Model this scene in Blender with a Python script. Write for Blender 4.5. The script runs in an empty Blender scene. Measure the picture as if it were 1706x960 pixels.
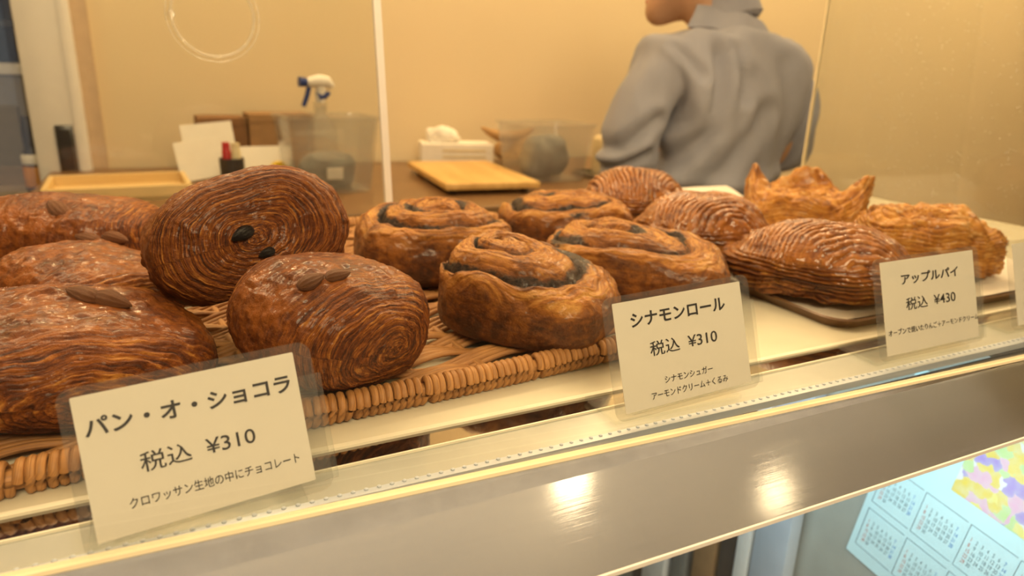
import bpy, bmesh, math
import numpy as np
from mathutils import Vector, Matrix

# ------------------------------------------------------------------ camera, world, lights, exposure
SC = bpy.context.scene
COL = SC.collection
Z0 = 1.0                                    # height of the display shelf above the floor
PXF, CX, CY = 1150.0, 853.0, 480.0
CAMH = 0.20
_dn = np.array([727 - CX, 4130 - CY, PXF]); _dn /= np.linalg.norm(_dn)
_x = np.array([3300 - CX, 202 - CY, PXF]); _x -= _dn * _x.dot(_dn); _x /= np.linalg.norm(_x)
_z = -_dn; _y = np.cross(_z, _x)
RW = np.array([_x, _y, _z])                 # camera (right, down, forward) -> world
CAM = np.array([0.0, 0.0, CAMH + Z0])
cam_data = bpy.data.cameras.new('camera')
cam = bpy.data.objects.new('camera', cam_data)
COL.objects.link(cam)
cam_data.sensor_fit = 'HORIZONTAL'
cam_data.sensor_width = 36.0
cam_data.lens = PXF * 36.0 / 1706.0
cam_data.clip_start = 0.02
_r, _u, _b = RW @ np.array([1, 0, 0]), RW @ np.array([0, -1, 0]), RW @ np.array([0, 0, -1])
cam.matrix_world = Matrix(((_r[0], _u[0], _b[0], CAM[0]), (_r[1], _u[1], _b[1], CAM[1]),
                           (_r[2], _u[2], _b[2], CAM[2]), (0, 0, 0, 1)))
cam_data.dof.use_dof = True
cam_data.dof.focus_distance = 0.40
cam_data.dof.aperture_fstop = cam_data.lens / 3.3
SC.camera = cam
SC.view_settings.view_transform = 'Standard'
SC.view_settings.look = 'None'
SC.view_settings.gamma = 1.0
SC.view_settings.use_curve_mapping = False
SC.view_settings.exposure = 0.58
SC.cycles.transparent_max_bounces = 24

W = bpy.data.worlds.new('daylight'); SC.world = W
W.use_nodes = True
W.node_tree.nodes['Background'].inputs[0].default_value = (0.95, 0.97, 1.0, 1)
W.node_tree.nodes['Background'].inputs[1].default_value = 0.4

def area(name, loc, aim, size, power, color, size_y=None, shape=None, spread=180):
    l = bpy.data.lights.new(name, 'AREA')
    l.energy = power; l.color = color; l.size = size
    if size_y: l.shape = 'RECTANGLE'; l.size_y = size_y
    if shape: l.shape = shape
    l.spread = math.radians(spread)
    o = bpy.data.objects.new(name, l); COL.objects.link(o)
    o.location = loc
    d = Vector(aim) - Vector(loc)
    o.rotation_euler = d.to_track_quat('-Z', 'Y').to_euler()
    return o
WARM = (1.0, 0.70, 0.36)
area('ledge_fill_panel', (0.95, 0.90, 2.44), (0.95, 0.90, 0), 3.6, 8.0, (1.0, 0.80, 0.55), 1.5)  # added unseen fill: gives the steel ledge a bright reflection, softly lights the pastries
area('case_strip_light', (0.35, 0.70, 1.52), (0.35, 0.54, 1.0), 1.3, 3.0, (1.0, 0.74, 0.42), 0.06)
def bulb(x, y, z, power, r=0.07):
    l = bpy.data.lights.new('lamp_and_fill_bulb', 'POINT'); l.energy = power; l.color = WARM; l.shadow_soft_size = r
    o = bpy.data.objects.new('lamp_and_fill_bulb', l); COL.objects.link(o); o.location = (x, y, z)
for x, y, p in ((1.25, 1.82, 11), (0.10, 1.76, 12), (-0.8, 1.6, 6), (2.05, 1.65, 11), (3.5, 1.2, 26)):  # added fill bulbs that brighten the ceiling and back wall
    bulb(x, y, 2.22, p)
for x, y, p in ((0.82, 0.76, 0.8), (1.37, 0.53, 0.7)):
    bulb(x, y, 2.22, p, 0.042)
bulb(-0.55, 2.55, 2.2, 2.6)  # added fill bulb, warms the storeroom
area('front_fill_light', (0.1, -0.9, 2.40), (0.3, 0.2, 1.0), 1.0, 44, (1.0, 0.75, 0.45), 1.0)  # added front fill from the customer side, brightens the price cards
area('fridge_lamp', (0.45, 0.30, 0.93), (0.6, 0.36, 0.7), 0.7, 1.25, (0.72, 0.93, 1.0), 0.06)

# ------------------------------------------------------------------ helpers
def P(px, py, depth):                        # point at a real distance along the line of sight
    return CAM + depth * (RW @ np.array([(px - CX) / PXF, (py - CY) / PXF, 1.0]))
def proj(v):
    q = (np.asarray(v) - CAM) @ RW
    return np.stack([CX + PXF * q[..., 0] / q[..., 2], CY + PXF * q[..., 1] / q[..., 2], q[..., 2]], -1)

_rng = np.random.RandomState(7)
_perm = _rng.permutation(256).astype(np.int64); _perm = np.concatenate([_perm] * 3)
_grad = _rng.normal(size=(256, 3)); _grad /= np.linalg.norm(_grad, axis=1)[:, None]
def noise(p, scale=1.0, seed=0):
    p = np.asarray(p, float) * scale + seed * 17.31 + 100.0
    i = np.floor(p).astype(np.int64); f = p - i; u = f * f * f * (f * (f * 6 - 15) + 10)
    out = np.zeros(p.shape[0])
    for a in (0, 1):
        for b in (0, 1):
            for c in (0, 1):
                h = _perm[(_perm[(_perm[(i[:, 0] + a) & 255] + i[:, 1] + b) & 255] + i[:, 2] + c) & 255]
                g = _grad[h]
                w = (u[:, 0] if a else 1 - u[:, 0]) * (u[:, 1] if b else 1 - u[:, 1]) * (u[:, 2] if c else 1 - u[:, 2])
                out += w * (g[:, 0] * (f[:, 0] - a) + g[:, 1] * (f[:, 1] - b) + g[:, 2] * (f[:, 2] - c))
    return out * 1.5
def fbm(p, scale, octv=3, seed=0):
    o = 0; a = 1.0
    for k in range(octv):
        o = o + a * noise(p, scale * 2 ** k, seed + k); a *= 0.5
    return o
def sstep(a, b, x):
    t = np.clip((x - a) / (b - a), 0, 1); return t * t * (3 - 2 * t)

def tag(o, label, cat, group=None, kind=None):
    if label: o['label'] = label
    if cat: o['category'] = cat
    if group: o['group'] = group
    if kind: o['kind'] = kind
    return o
def link(name, me, mat=None, parent=None, smooth=False):
    o = bpy.data.objects.new(name, me); COL.objects.link(o)
    if mat: me.materials.append(mat)
    if parent: o.parent = parent
    if smooth: me.polygons.foreach_set('use_smooth', np.ones(len(me.polygons), bool))
    return o
def empty(name, loc=(0, 0, 0), rz=0.0):
    o = bpy.data.objects.new(name, None); COL.objects.link(o)
    o.location = loc; o.rotation_euler = (0, 0, rz); o.empty_display_size = 0.02
    return o
def npmesh(name, v, f):
    v = np.asarray(v, np.float32); f = np.asarray(f, np.int32)
    me = bpy.data.meshes.new(name)
    k = f.shape[1]
    me.vertices.add(len(v)); me.vertices.foreach_set('co', v.ravel())
    me.loops.add(f.size); me.loops.foreach_set('vertex_index', f.ravel())
    me.polygons.add(len(f))
    me.polygons.foreach_set('loop_start', np.arange(0, f.size, k, dtype=np.int32))
    me.polygons.foreach_set('loop_total', np.full(len(f), k, np.int32))
    me.update(calc_edges=True); me.validate()
    return me
def attr(me, name, val):
    val = np.asarray(val, np.float32)
    if val.ndim == 1:
        a = me.attributes.new(name, 'FLOAT', 'POINT'); a.data.foreach_set('value', val)
    else:
        a = me.attributes.new(name, 'FLOAT_VECTOR', 'POINT'); a.data.foreach_set('vector', val.ravel())
def gridfaces(nu, nv, wrap=True):
    i = np.arange(nu - 1)[:, None]; j = np.arange(nv if wrap else nv - 1)[None, :]
    j2 = (j + 1) % nv
    return np.stack([i * nv + j, i * nv + j2, (i + 1) * nv + j2, (i + 1) * nv + j], -1).reshape(-1, 4)

class MB:                                    # collects shapes into one mesh
    def __init__(s): s.bm = bmesh.new()
    def box(s, c, d, rz=0, bev=0, rx=0, ry=0, seg=2):
        b = bmesh.new(); bmesh.ops.create_cube(b, size=1)
        bmesh.ops.scale(b, vec=d, verts=b.verts)
        if bev: bmesh.ops.bevel(b, geom=list(b.edges), offset=bev, segments=seg, affect='EDGES', profile=0.5)
        m = Matrix.Translation(c) @ Matrix.Rotation(rz, 4, 'Z') @ Matrix.Rotation(ry, 4, 'Y') @ Matrix.Rotation(rx, 4, 'X')
        bmesh.ops.transform(b, matrix=m, verts=b.verts); s.add(b); return s
    def add(s, b):
        me = bpy.data.meshes.new('tmp'); b.to_mesh(me); b.free(); s.bm.from_mesh(me); bpy.data.meshes.remove(me)
    def prism(s, pts, axis_vec):             # polygon swept along a vector
        vs = [s.bm.verts.new(p) for p in pts]; f = s.bm.faces.new(vs)
        r = bmesh.ops.extrude_face_region(s.bm, geom=[f])
        bmesh.ops.translate(s.bm, vec=axis_vec, verts=[g for g in r['geom'] if isinstance(g, bmesh.types.BMVert)])
        bmesh.ops.recalc_face_normals(s.bm, faces=s.bm.faces); return s
    def hexa(s, p8):                         # 4 bottom corners then 4 top corners
        v = [s.bm.verts.new(p) for p in p8]
        for q in ((0, 3, 2, 1), (4, 5, 6, 7), (0, 1, 5, 4), (1, 2, 6, 5), (2, 3, 7, 6), (3, 0, 4, 7)):
            s.bm.faces.new([v[i] for i in q])
        bmesh.ops.recalc_face_normals(s.bm, faces=s.bm.faces); return s
    def tube(s, pts, r, n=10, caps=True, flat=1.0):
        pts = [Vector(p) for p in pts]; rs = [float(q) for q in r] if hasattr(r, '__len__') else [float(r)] * len(pts)
        rings = []; up = Vector((0, 0, 1))
        for k, p in enumerate(pts):
            t = (pts[min(k + 1, len(pts) - 1)] - pts[max(k - 1, 0)]).normalized()
            a = t.cross(up)
            if a.length < 1e-3: a = t.cross(Vector((0, 1, 0)))
            a.normalize(); b = a.cross(t)
            rings.append([s.bm.verts.new(p + rs[k] * (math.cos(q) * a + flat * math.sin(q) * b)) for q in [2 * math.pi * i / n for i in range(n)]])
        for A, B in zip(rings, rings[1:]):
            for i in range(n): s.bm.faces.new((A[i], A[(i + 1) % n], B[(i + 1) % n], B[i]))
        if caps: s.bm.faces.new(rings[0][::-1]); s.bm.faces.new(rings[-1])
        return s
    def lathe(s, prof, c=(0, 0, 0), n=24, mat=None, flat=1.0):
        rings = []
        for r, z in prof:
            q = [Vector((r * math.cos(2 * math.pi * i / n), flat * r * math.sin(2 * math.pi * i / n), z)) for i in range(n)]
            if mat: q = [mat @ p for p in q]
            rings.append([s.bm.verts.new(p + Vector(c)) for p in q])
        for A, B in zip(rings, rings[1:]):
            for i in range(n): s.bm.faces.new((A[i], A[(i + 1) % n], B[(i + 1) % n], B[i]))
        s.bm.faces.new(rings[0][::-1]); s.bm.faces.new(rings[-1]); return s
    def build(s, name, mat, parent=None, smooth=False):
        me = bpy.data.meshes.new(name); s.bm.to_mesh(me); s.bm.free()
        o = link(name, me, mat, parent, False)
        if smooth:
            me.polygons.foreach_set('use_smooth', np.ones(len(me.polygons), bool))
            me.set_sharp_from_angle(angle=math.radians(38))
        return o

# ---- node materials
class NT:
    def __init__(s, name):
        s.m = bpy.data.materials.new(name); s.m.use_nodes = True; s.t = s.m.node_tree
        s.n = s.t.nodes; s.bs = s.n['Principled BSDF']; s.out = s.n['Material Output']
    def new(s, typ, **kw):
        n = s.n.new(typ)
        for k, v in kw.items(): setattr(n, k, v)
        return n
    def l(s, a, b): s.t.links.new(a, b)
    def val(s, sock, v):
        if hasattr(v, 'default_value') or hasattr(v, 'is_linked'): s.l(v, sock)
        else: sock.default_value = v
    def math(s, op, a, b=None, clamp=False):
        n = s.new('ShaderNodeMath', operation=op, use_clamp=clamp); s.val(n.inputs[0], a)
        if b is not None: s.val(n.inputs[1], b)
        return n.outputs[0]
    def mix(s, f, a, b, blend='MIX'):
        n = s.new('ShaderNodeMix', data_type='RGBA', blend_type=blend); s.val(n.inputs[0], f)
        s.val(n.inputs[6], a if hasattr(a, 'is_linked') else (*a, 1)[:4]); s.val(n.inputs[7], b if hasattr(b, 'is_linked') else (*b, 1)[:4])
        return n.outputs[2]
    def coord(s, scale=(1, 1, 1), kind='Object', rot=(0, 0, 0)):
        c = s.new('ShaderNodeTexCoord'); mp = s.new('ShaderNodeMapping'); s.l(c.outputs[kind], mp.inputs[0])
        mp.inputs['Scale'].default_value = scale; mp.inputs['Rotation'].default_value = rot
        return mp.outputs[0]
    def noise(s, vec, scale, detail=4, rough=0.55, dist=0.0):
        n = s.new('ShaderNodeTexNoise'); s.l(vec, n.inputs['Vector']); n.inputs['Scale'].default_value = scale
        n.inputs['Detail'].default_value = detail; n.inputs['Roughness'].default_value = rough; n.inputs['Distortion'].default_value = dist
        return n.outputs[0]
    def ramp(s, fac, stops, interp='LINEAR'):
        n = s.new('ShaderNodeValToRGB'); s.l(fac, n.inputs[0]); e = n.color_ramp.elements; n.color_ramp.interpolation = interp
        while len(e) < len(stops): e.new(0.5)
        for k, (p, c) in enumerate(stops):
            e[k].position = p; e[k].color = (*c, 1) if hasattr(c, '__len__') else (c, c, c, 1)
        return n.outputs[0]
    def attr(s, name, vec=False):
        n = s.new('ShaderNodeAttribute', attribute_name=name); return n.outputs[1 if vec else 2]
    def bump(s, h, dist, strength=1.0, prev=None):
        n = s.new('ShaderNodeBump'); s.l(h, n.inputs['Height']); n.inputs['Distance'].default_value = dist
        n.inputs['Strength'].default_value = strength
        if prev: s.l(prev, n.inputs['Normal'])
        return n.outputs[0]
    def set(s, **kw):
        for k, v in kw.items():
            k = k.replace('_', ' ')
            v = (*v, 1) if isinstance(v, tuple) and len(v) == 3 else v
            s.val(s.bs.inputs[k], v)
        return s
def plain(name, col, rough=0.5, metal=0.0, var=0.06, scale=40, bump=0.0, **kw):
    t = NT(name); v = t.coord()
    n = t.noise(v, scale)
    c = t.mix(t.ramp(n, [(0.3, 0), (0.7, 1)]), tuple(x * (1 - var) for x in col), tuple(min(1, x * (1 + var)) for x in col))
    t.set(Base_Color=c, Roughness=rough, Metallic=metal, **kw)
    if bump: t.set(Normal=t.bump(n, bump))
    return t.m
def clear(name, tint=(0.97, 0.98, 0.97), haze=0.0, haze_col=(0.9, 0.9, 0.88), dust=False, rough=0.0, f0=0.04):
    t = NT(name); g = t.new('ShaderNodeNewGeometry')
    d = t.new('ShaderNodeVectorMath', operation='DOT_PRODUCT'); t.l(g.outputs['Incoming'], d.inputs[0]); t.l(g.outputs['Normal'], d.inputs[1])
    c = t.math('ABSOLUTE', d.outputs['Value']); fr = t.math('ADD', t.math('MULTIPLY', t.math('POWER', t.math('SUBTRACT', 1.0, c, True), 5.0), 0.9), f0)
    tr = t.new('ShaderNodeBsdfTransparent'); tr.inputs[0].default_value = (*tint, 1)
    gl = t.new('ShaderNodeBsdfGlossy'); gl.inputs['Roughness'].default_value = rough
    mx = t.new('ShaderNodeMixShader'); t.l(fr, mx.inputs[0]); t.l(tr.outputs[0], mx.inputs[1]); t.l(gl.outputs[0], mx.inputs[2])
    last = mx
    if haze or dust:
        df = t.new('ShaderNodeBsdfDiffuse'); df.inputs[0].default_value = (*haze_col, 1)
        m2 = t.new('ShaderNodeMixShader'); t.l(last.outputs[0], m2.inputs[1]); t.l(df.outputs[0], m2.inputs[2])
        if dust:
            v = t.coord()
            vo = t.new('ShaderNodeTexVoronoi'); t.l(v, vo.inputs['Vector']); vo.inputs['Scale'].default_value = 170; vo.inputs['Randomness'].default_value = 1
            sp = t.math('LESS_THAN', vo.outputs['Distance'], 0.13)
            sel = t.math('GREATER_THAN', t.noise(v, 60, 2), 0.52)
            fa = t.math('ADD', t.math('MULTIPLY', t.math('MULTIPLY', sp, sel), 0.45), haze)
            t.l(fa, m2.inputs[0])
        else: m2.inputs[0].default_value = haze
        last = m2
    t.l(last.outputs[0], t.out.inputs[0]); return t.m

M = {}
M['glass'] = clear('clear_glass')
M['glass_dusty'] = clear('dusty_glass', haze=0.012, dust=True)
M['lamination'] = clear('laminating_film', (0.93, 0.93, 0.92), haze=0.04, haze_col=(0.8, 0.8, 0.8))
M['acrylic'] = clear('clear_acrylic', (0.97, 0.98, 0.97), haze=0.035)
M['bin'] = clear('clear_bin_plastic', (0.93, 0.93, 0.92), haze=0.075, haze_col=(0.85, 0.82, 0.76), rough=0.15, f0=0.05)
M['ring'] = clear('ring_reflection_haze', (0.98, 0.98, 0.97), haze=0.16, haze_col=(0.95, 0.9, 0.8))  # pale haze colour stands for a ring-shaped reflection
M['paper'] = plain('white_card_paper', (0.90, 0.84, 0.72), 0.6, var=0.01)
M['ink'] = plain('black_ink', (0.035, 0.033, 0.035), 0.5)
M['white'] = plain('white_paint', (0.80, 0.76, 0.70), 0.45, var=0.02)
M['cream_lam'] = plain('cream_laminate', (0.72, 0.66, 0.50), 0.22, var=0.03, scale=12)
M['grey_strip'] = plain('grey_flat_strip', (0.40, 0.40, 0.35), 0.25, var=0.05, scale=30)
M['pale_edge'] = plain('pale_edge', (0.80, 0.74, 0.58), 0.3)
M['gold_edge'] = plain('cut_glass_edge_glow', (0.95, 0.80, 0.52), 0.18, var=0.05)  # warm light caught in the cut glass, put into the base colour
M['seal'] = plain('pale_grey_seal', (0.44, 0.48, 0.53), 0.3, var=0.04)
M['dark_gap'] = plain('dark_metal', (0.10, 0.09, 0.075), 0.35, 0.6, var=0.2)
M['mirror'] = plain('polished_steel_strip', (0.34, 0.31, 0.28), 0.06, 1.0, var=0.04, scale=20)
def steel():
    t = NT('brushed_steel'); v = t.coord((6, 420, 420))
    n = t.noise(v, 1.0, 5, 0.7); n2 = t.noise(t.coord((1.5, 14, 14)), 2.0, 3)
    t.set(Base_Color=t.mix(n2, (0.43, 0.455, 0.51), (0.52, 0.55, 0.60)), Metallic=1.0,
          Roughness=t.math('ADD', t.math('MULTIPLY', n, 0.09), 0.05), Anisotropic=0.2)
    t.set(Normal=t.bump(n, 0.00003)); return t.m
M['steel'] = steel()
M['trim_steel'] = plain('satin_steel_trim', (0.52, 0.55, 0.60), 0.22, 1.0, var=0.08, scale=60)
def wall():
    t = NT('cream_wallpaper'); v = t.coord()
    n = t.noise(v, 2.2, 3); n2 = t.noise(v, 90, 4)
    t.set(Base_Color=t.mix(n, (0.72, 0.585, 0.36), (0.79, 0.655, 0.43)), Roughness=0.85, Normal=t.bump(n2, 0.0006)); return t.m
M['wall'] = wall()
M['wall_front'] = plain('brown_wall_paint', (0.10, 0.07, 0.045), 0.8, var=0.05, scale=5)
M['ceiling'] = plain('white_ceiling', (0.8, 0.76, 0.68), 0.9, var=0.02)
M['floor'] = plain('grey_floor_tile', (0.32, 0.29, 0.25), 0.5, var=0.1, scale=6)
def wood(name, a, b, scale=(3, 40, 40), rough=0.5):
    t = NT(name); n = t.noise(t.coord(scale), 1.0, 5, 0.6, 0.6)
    t.set(Base_Color=t.mix(t.ramp(n, [(0.3, 0), (0.7, 1)]), a, b), Roughness=rough, Normal=t.bump(n, 0.0003)); return t.m
M['bamboo'] = wood('bamboo', (0.55, 0.32, 0.09), (0.76, 0.49, 0.17), (26, 2, 8))
M['pale_wood'] = wood('pale_wood', (0.70, 0.48, 0.20), (0.80, 0.60, 0.29), (3, 30, 30))
M['dark_wood'] = wood('dark_wood_counter', (0.16, 0.085, 0.035), (0.24, 0.13, 0.055), (3, 30, 30), 0.35)
M['tray'] = wood('brown_tray_lacquer', (0.13, 0.065, 0.025), (0.20, 0.10, 0.04), (4, 60, 60), 0.35)
M['card_dark'] = plain('brown_cardboard', (0.23, 0.115, 0.045), 0.8, var=0.08)
M['card_mid'] = plain('light_brown_cardboard', (0.34, 0.19, 0.08), 0.8, var=0.08)
M['grey_cab'] = plain('grey_cabinet_paint', (0.26, 0.23, 0.19), 0.6)
M['dark'] = plain('dark_grey_plastic', (0.045, 0.04, 0.038), 0.5, var=0.2)
M['steel_dark'] = plain('dark_anodised_metal', (0.10, 0.095, 0.09), 0.3, 0.8)
M['black'] = plain('black_plastic', (0.012, 0.012, 0.014), 0.45)
M['navy'] = plain('blue_plastic', (0.012, 0.04, 0.20), 0.4)
M['yellow'] = plain('yellow_plastic', (0.75, 0.50, 0.02), 0.5)
M['red'] = plain('red_plastic', (0.50, 0.02, 0.025), 0.4)
M['beige'] = plain('beige_plastic', (0.72, 0.60, 0.36), 0.45)
M['orange'] = plain('orange_label', (0.62, 0.27, 0.05), 0.5)
M['greyitem'] = plain('grey_cloth', (0.20, 0.20, 0.18), 0.8, var=0.25, scale=25)
M['tanbag'] = plain('tan_kraft_paper', (0.42, 0.24, 0.09), 0.75, var=0.12)
M['tissue'] = plain('white_tissue', (0.85, 0.80, 0.70), 0.9, var=0.03)
M['paperliner'] = plain('baking_paper', (0.78, 0.70, 0.58), 0.75, var=0.04, scale=60)
M['trim'] = plain('pale_brown_trim', (0.58, 0.43, 0.28), 0.6)

def crust(name, dark, mid, gold, pale, gloss=0.25, speck=0.5, ridk=0.15):
    """baked dough; 'lay' runs across the leaves of the pastry, 'fill' marks dark filling, 'cut' the bare cut leaves"""
    t = NT(name); v = t.coord(); lay = t.attr('lay', True); fill = t.attr('fill'); cut = t.attr('cut'); rid = t.attr('ridge')
    st = t.noise(lay, 1.0, 4, 0.62, 0.35)
    st2 = t.noise(lay, 2.7, 3, 0.6, 0.2)
    bl = t.noise(v, 38, 4, 0.6); bl2 = t.noise(v, 150, 5, 0.7); sp = t.noise(v, 620, 3, 0.7)
    a = t.math('ADD', t.math('MULTIPLY', st, 0.65), t.math('MULTIPLY', st2, 0.35))
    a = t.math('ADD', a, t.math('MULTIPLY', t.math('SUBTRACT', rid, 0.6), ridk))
    leaf = t.ramp(a, [(0.37, dark), (0.47, mid), (0.56, gold), (0.66, pale)])
    sk = t.math('ADD', t.math('ADD', t.math('MULTIPLY', bl, 0.6), t.math('MULTIPLY', bl2, 0.4)), t.math('MULTIPLY', t.math('SUBTRACT', rid, 0.55), 0.20))
    skin = t.ramp(sk, [(0.36, dark), (0.48, mid), (0.62, gold)])
    skin = t.mix(t.ramp(sp, [(0.55, 0), (0.75, speck)]), skin, gold)
    c = t.mix(t.math('ADD', t.math('MULTIPLY', cut, 0.8), 0.12, True), skin, leaf)
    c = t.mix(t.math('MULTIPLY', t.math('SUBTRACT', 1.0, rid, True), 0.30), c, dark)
    fl = t.ramp(t.noise(v, 260, 4, 0.7), [(0.35, (0.012, 0.007, 0.005)), (0.62, (0.055, 0.027, 0.014)), (0.8, (0.16, 0.08, 0.035))])
    fm = t.ramp(t.math('ADD', fill, t.math('MULTIPLY', t.math('SUBTRACT', bl2, 0.5), 0.9)), [(0.42, 0), (0.6, 1)])
    c = t.mix(fm, c, fl)
    nb = t.bump(t.math('MULTIPLY', a, t.math('ADD', cut, 0.08)), 0.0012, 0.9); nb = t.bump(bl2, 0.0022, 0.9, nb); nb = t.bump(sp, 0.0006, 0.9, nb)
    cn = t.bump(bl, 0.003, 0.6)
    t.set(Base_Color=c, Roughness=t.math('ADD', t.math('MULTIPLY', bl2, 0.35), 0.5 - gloss * 0.2), Normal=nb,
          Specular_IOR_Level=0.3, Coat_Weight=t.math('ADD', gloss, t.math('MULTIPLY', t.math('SUBTRACT', 1.0, cut, True), 0.20), True), Coat_IOR=1.5, Coat_Roughness=0.22 - 0.2 * gloss, Coat_Normal=cn)
    return t.m
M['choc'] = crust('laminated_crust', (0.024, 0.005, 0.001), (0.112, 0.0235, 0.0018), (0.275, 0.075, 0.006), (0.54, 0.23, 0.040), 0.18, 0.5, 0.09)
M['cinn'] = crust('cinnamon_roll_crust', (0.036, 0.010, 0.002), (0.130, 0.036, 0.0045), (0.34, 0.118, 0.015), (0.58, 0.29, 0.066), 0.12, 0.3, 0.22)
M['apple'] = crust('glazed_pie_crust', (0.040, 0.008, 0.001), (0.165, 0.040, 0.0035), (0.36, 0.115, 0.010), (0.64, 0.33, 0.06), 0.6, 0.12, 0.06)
M['flaky'] = crust('flaky_pie_crust', (0.09, 0.024, 0.004), (0.35, 0.120, 0.014), (0.56, 0.25, 0.036), (0.74, 0.50, 0.22), 0.25, 0.6)
def almond_mat():
    t = NT('roasted_almond'); n = t.noise(t.coord((500, 60, 500)), 1.0, 3)
    t.set(Base_Color=t.mix(t.ramp(n, [(0.35, 0), (0.7, 1)]), (0.13, 0.040, 0.014), (0.36, 0.145, 0.055)), Roughness=0.5, Normal=t.bump(n, 0.0006)); return t.m
M['almond'] = almond_mat()
M['chocolate'] = plain('dark_chocolate', (0.014, 0.010, 0.009), 0.35, var=0.4, scale=400, bump=0.0015)
def wicker():
    t = NT('wicker_cane'); v = t.coord(); n = t.noise(v, 45, 4); f = t.noise(t.attr('lay', True), 1.0, 3, 0.6)
    c = t.mix(t.ramp(n, [(0.3, 0), (0.7, 1)]), (0.36, 0.155, 0.042), (0.56, 0.27, 0.082))
    c = t.mix(t.ramp(f, [(0.38, 0.55), (0.55, 0)]), c, (0.20, 0.08, 0.022))
    t.set(Base_Color=c, Roughness=0.5, Normal=t.bump(f, 0.0004)); return t.m
M['wicker'] = wicker()
def shirt_mat():
    t = NT('grey_striped_shirt'); v = t.coord()
    w = t.new('ShaderNodeTexWave'); t.l(v, w.inputs['Vector']); w.inputs['Scale'].default_value = 90; w.bands_direction = 'Z'
    n = t.noise(v, 14, 3)
    c = t.mix(n, (0.30, 0.30, 0.345), (0.36, 0.36, 0.41)); c = t.mix(t.math('MULTIPLY', w.outputs[1], 0.10), c, (0.20, 0.19, 0.19))
    t.set(Base_Color=c, Roughness=0.85); return t.m
M['shirt'] = shirt_mat()
M['skin'] = plain('skin', (0.52, 0.29, 0.165), 0.5, var=0.05)
M['hair'] = plain('black_hair', (0.015, 0.012, 0.010), 0.4, var=0.3, scale=200)
M['trousers'] = plain('dark_trousers', (0.03, 0.03, 0.035), 0.8)

# ------------------------------------------------------------------ the setting
def struct(o): o['kind'] = 'structure'; return o
struct(MB().box((1.2, 0.0, -0.05), (9.2, 8.0, 0.10)).build('floor', M['floor']))
struct(MB().box((1.2, 0.0, 2.50), (9.2, 8.0, 0.10)).build('ceiling', M['ceiling']))
struct(MB().box((2.77, 2.17, 1.225), (5.88, 0.10, 2.45)).build('wall_back', M['wall']))      # from the door post to the right
struct(MB().box((-1.985, 2.17, 1.225), (2.73, 0.10, 2.45)).build('wall_left', M['wall']))
struct(MB().box((5.7, -0.6, 1.225), (0.10, 5.6, 2.45)).build('wall_right', M['wall']))
struct(MB().box((-1.2, 3.45, 1.225), (4.4, 0.10, 2.45)).build('wall_storeroom', M['grey_cab']))
struct(MB().box((0.6, 2.82, 1.225), (0.10, 1.2, 2.45)).build('wall_partition', M['grey_cab']))
fw = MB(); fw.box((-2.45, -3.4, 1.225), (1.7, 0.10, 2.45)); fw.box((2.45, -3.4, 1.225), (6.5, 0.10, 2.45)); fw.box((-1.2, -3.4, 0.45), (0.8, 0.10, 0.9)); fw.box((-1.2, -3.4, 2.35), (0.8, 0.10, 0.2))
struct(fw.build('wall_front', M['wall_front']))
struct(MB().box((-3.35, 0.05, 1.225), (0.10, 6.9, 2.45)).build('wall_side', M['wall_front']))
struct(MB().box((-0.172, 2.115, 1.225), (0.036, 0.03, 2.45)).build('trim_1', M['trim']))
dr = struct(empty('door_1', (0, 0, 0)))
MB().box((-0.247, 2.085, 1.2), (0.116, 0.034, 2.4), bev=0.004).build('door_panel', M['white'], dr, True)
MB().box((-0.205, 2.066, 1.2), (0.012, 0.006, 2.4)).build('door_rail', M['white'], dr)
h = MB().box((-0.237, 2.064, 0.975), (0.040, 0.006, 0.118), bev=0.0028).build('door_handle', M['steel_dark'], dr, True)
MB().box((-0.237, 2.0605, 0.975), (0.026, 0.002, 0.098), bev=0.0008).build('handle_recess', M['black'], h)

# ------------------------------------------------------------------ display case
case = empty('display_case', (0, 0, 0))
tag(case, 'glass fronted bakery display case with brushed steel ledge, holding all the pastries', 'display case')
def strip(name, ya, yb, za, zb, mat, th=0.004, x0=-0.55, x1=1.15, smooth=True):
    """slab along the case between two front-to-back lines; ya, yb give Y at x=-0.3 and x=1.1"""
    def Y(l, x): return l[0] + (l[1] - l[0]) * (x + 0.3) / 1.4
    za, zb = [z if hasattr(z, '__len__') else (z, z) for z in (za, zb)]
    m = MB(); prev = None
    for k in range(41):
        x = x0 + (x1 - x0) * k / 40
        a, b, A, B = Y(ya, x), Y(yb, x), Y(za, x) + Z0, Y(zb, x) + Z0
        r = [m.bm.verts.new(p) for p in ((x, a, A - th), (x, b, B - th), (x, b, B), (x, a, A))]
        if prev:
            for i in range(4): m.bm.faces.new((prev[i], r[i], r[(i + 1) % 4], prev[(i + 1) % 4]))
        else: m.bm.faces.new(r)
        prev = r
    m.bm.faces.new(prev[::-1]); bmesh.ops.recalc_face_normals(m.bm, faces=m.bm.faces)
    if smooth: return m.build(name, mat, case, True)
    return m.build(name, mat, case)
LE, LT, LB, LB2, LG, LBD, LS = (0.3375, 0.3571), (0.3136, 0.3419), (0.2920, 0.2999), (0.2896, 0.2898), (0.2828, 0.2430), (0.2657, 0.2775), (0.2074, 0.2042)
off = lambda l, d: (l[0] + d, l[1] + d)
strip('shelf_board', LE, (0.90, 0.90), 0, 0, M['cream_lam'], 0.022)
strip('shelf_edge', off(LE, -0.004), LE, 0.0006, 0.0006, M['pale_edge'], 0.02)
strip('mirror_strip', LT, off(LE, -0.004), -0.001, -0.001, M['mirror'])
strip('mirror_edge', off(LT, -0.0012), LT, 0.0004, 0.0004, M['pale_edge'])
strip('card_ledge', off(LB, -0.0005), off(LT, -0.0012), -0.001, -0.001, M['grey_strip'])
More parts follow.
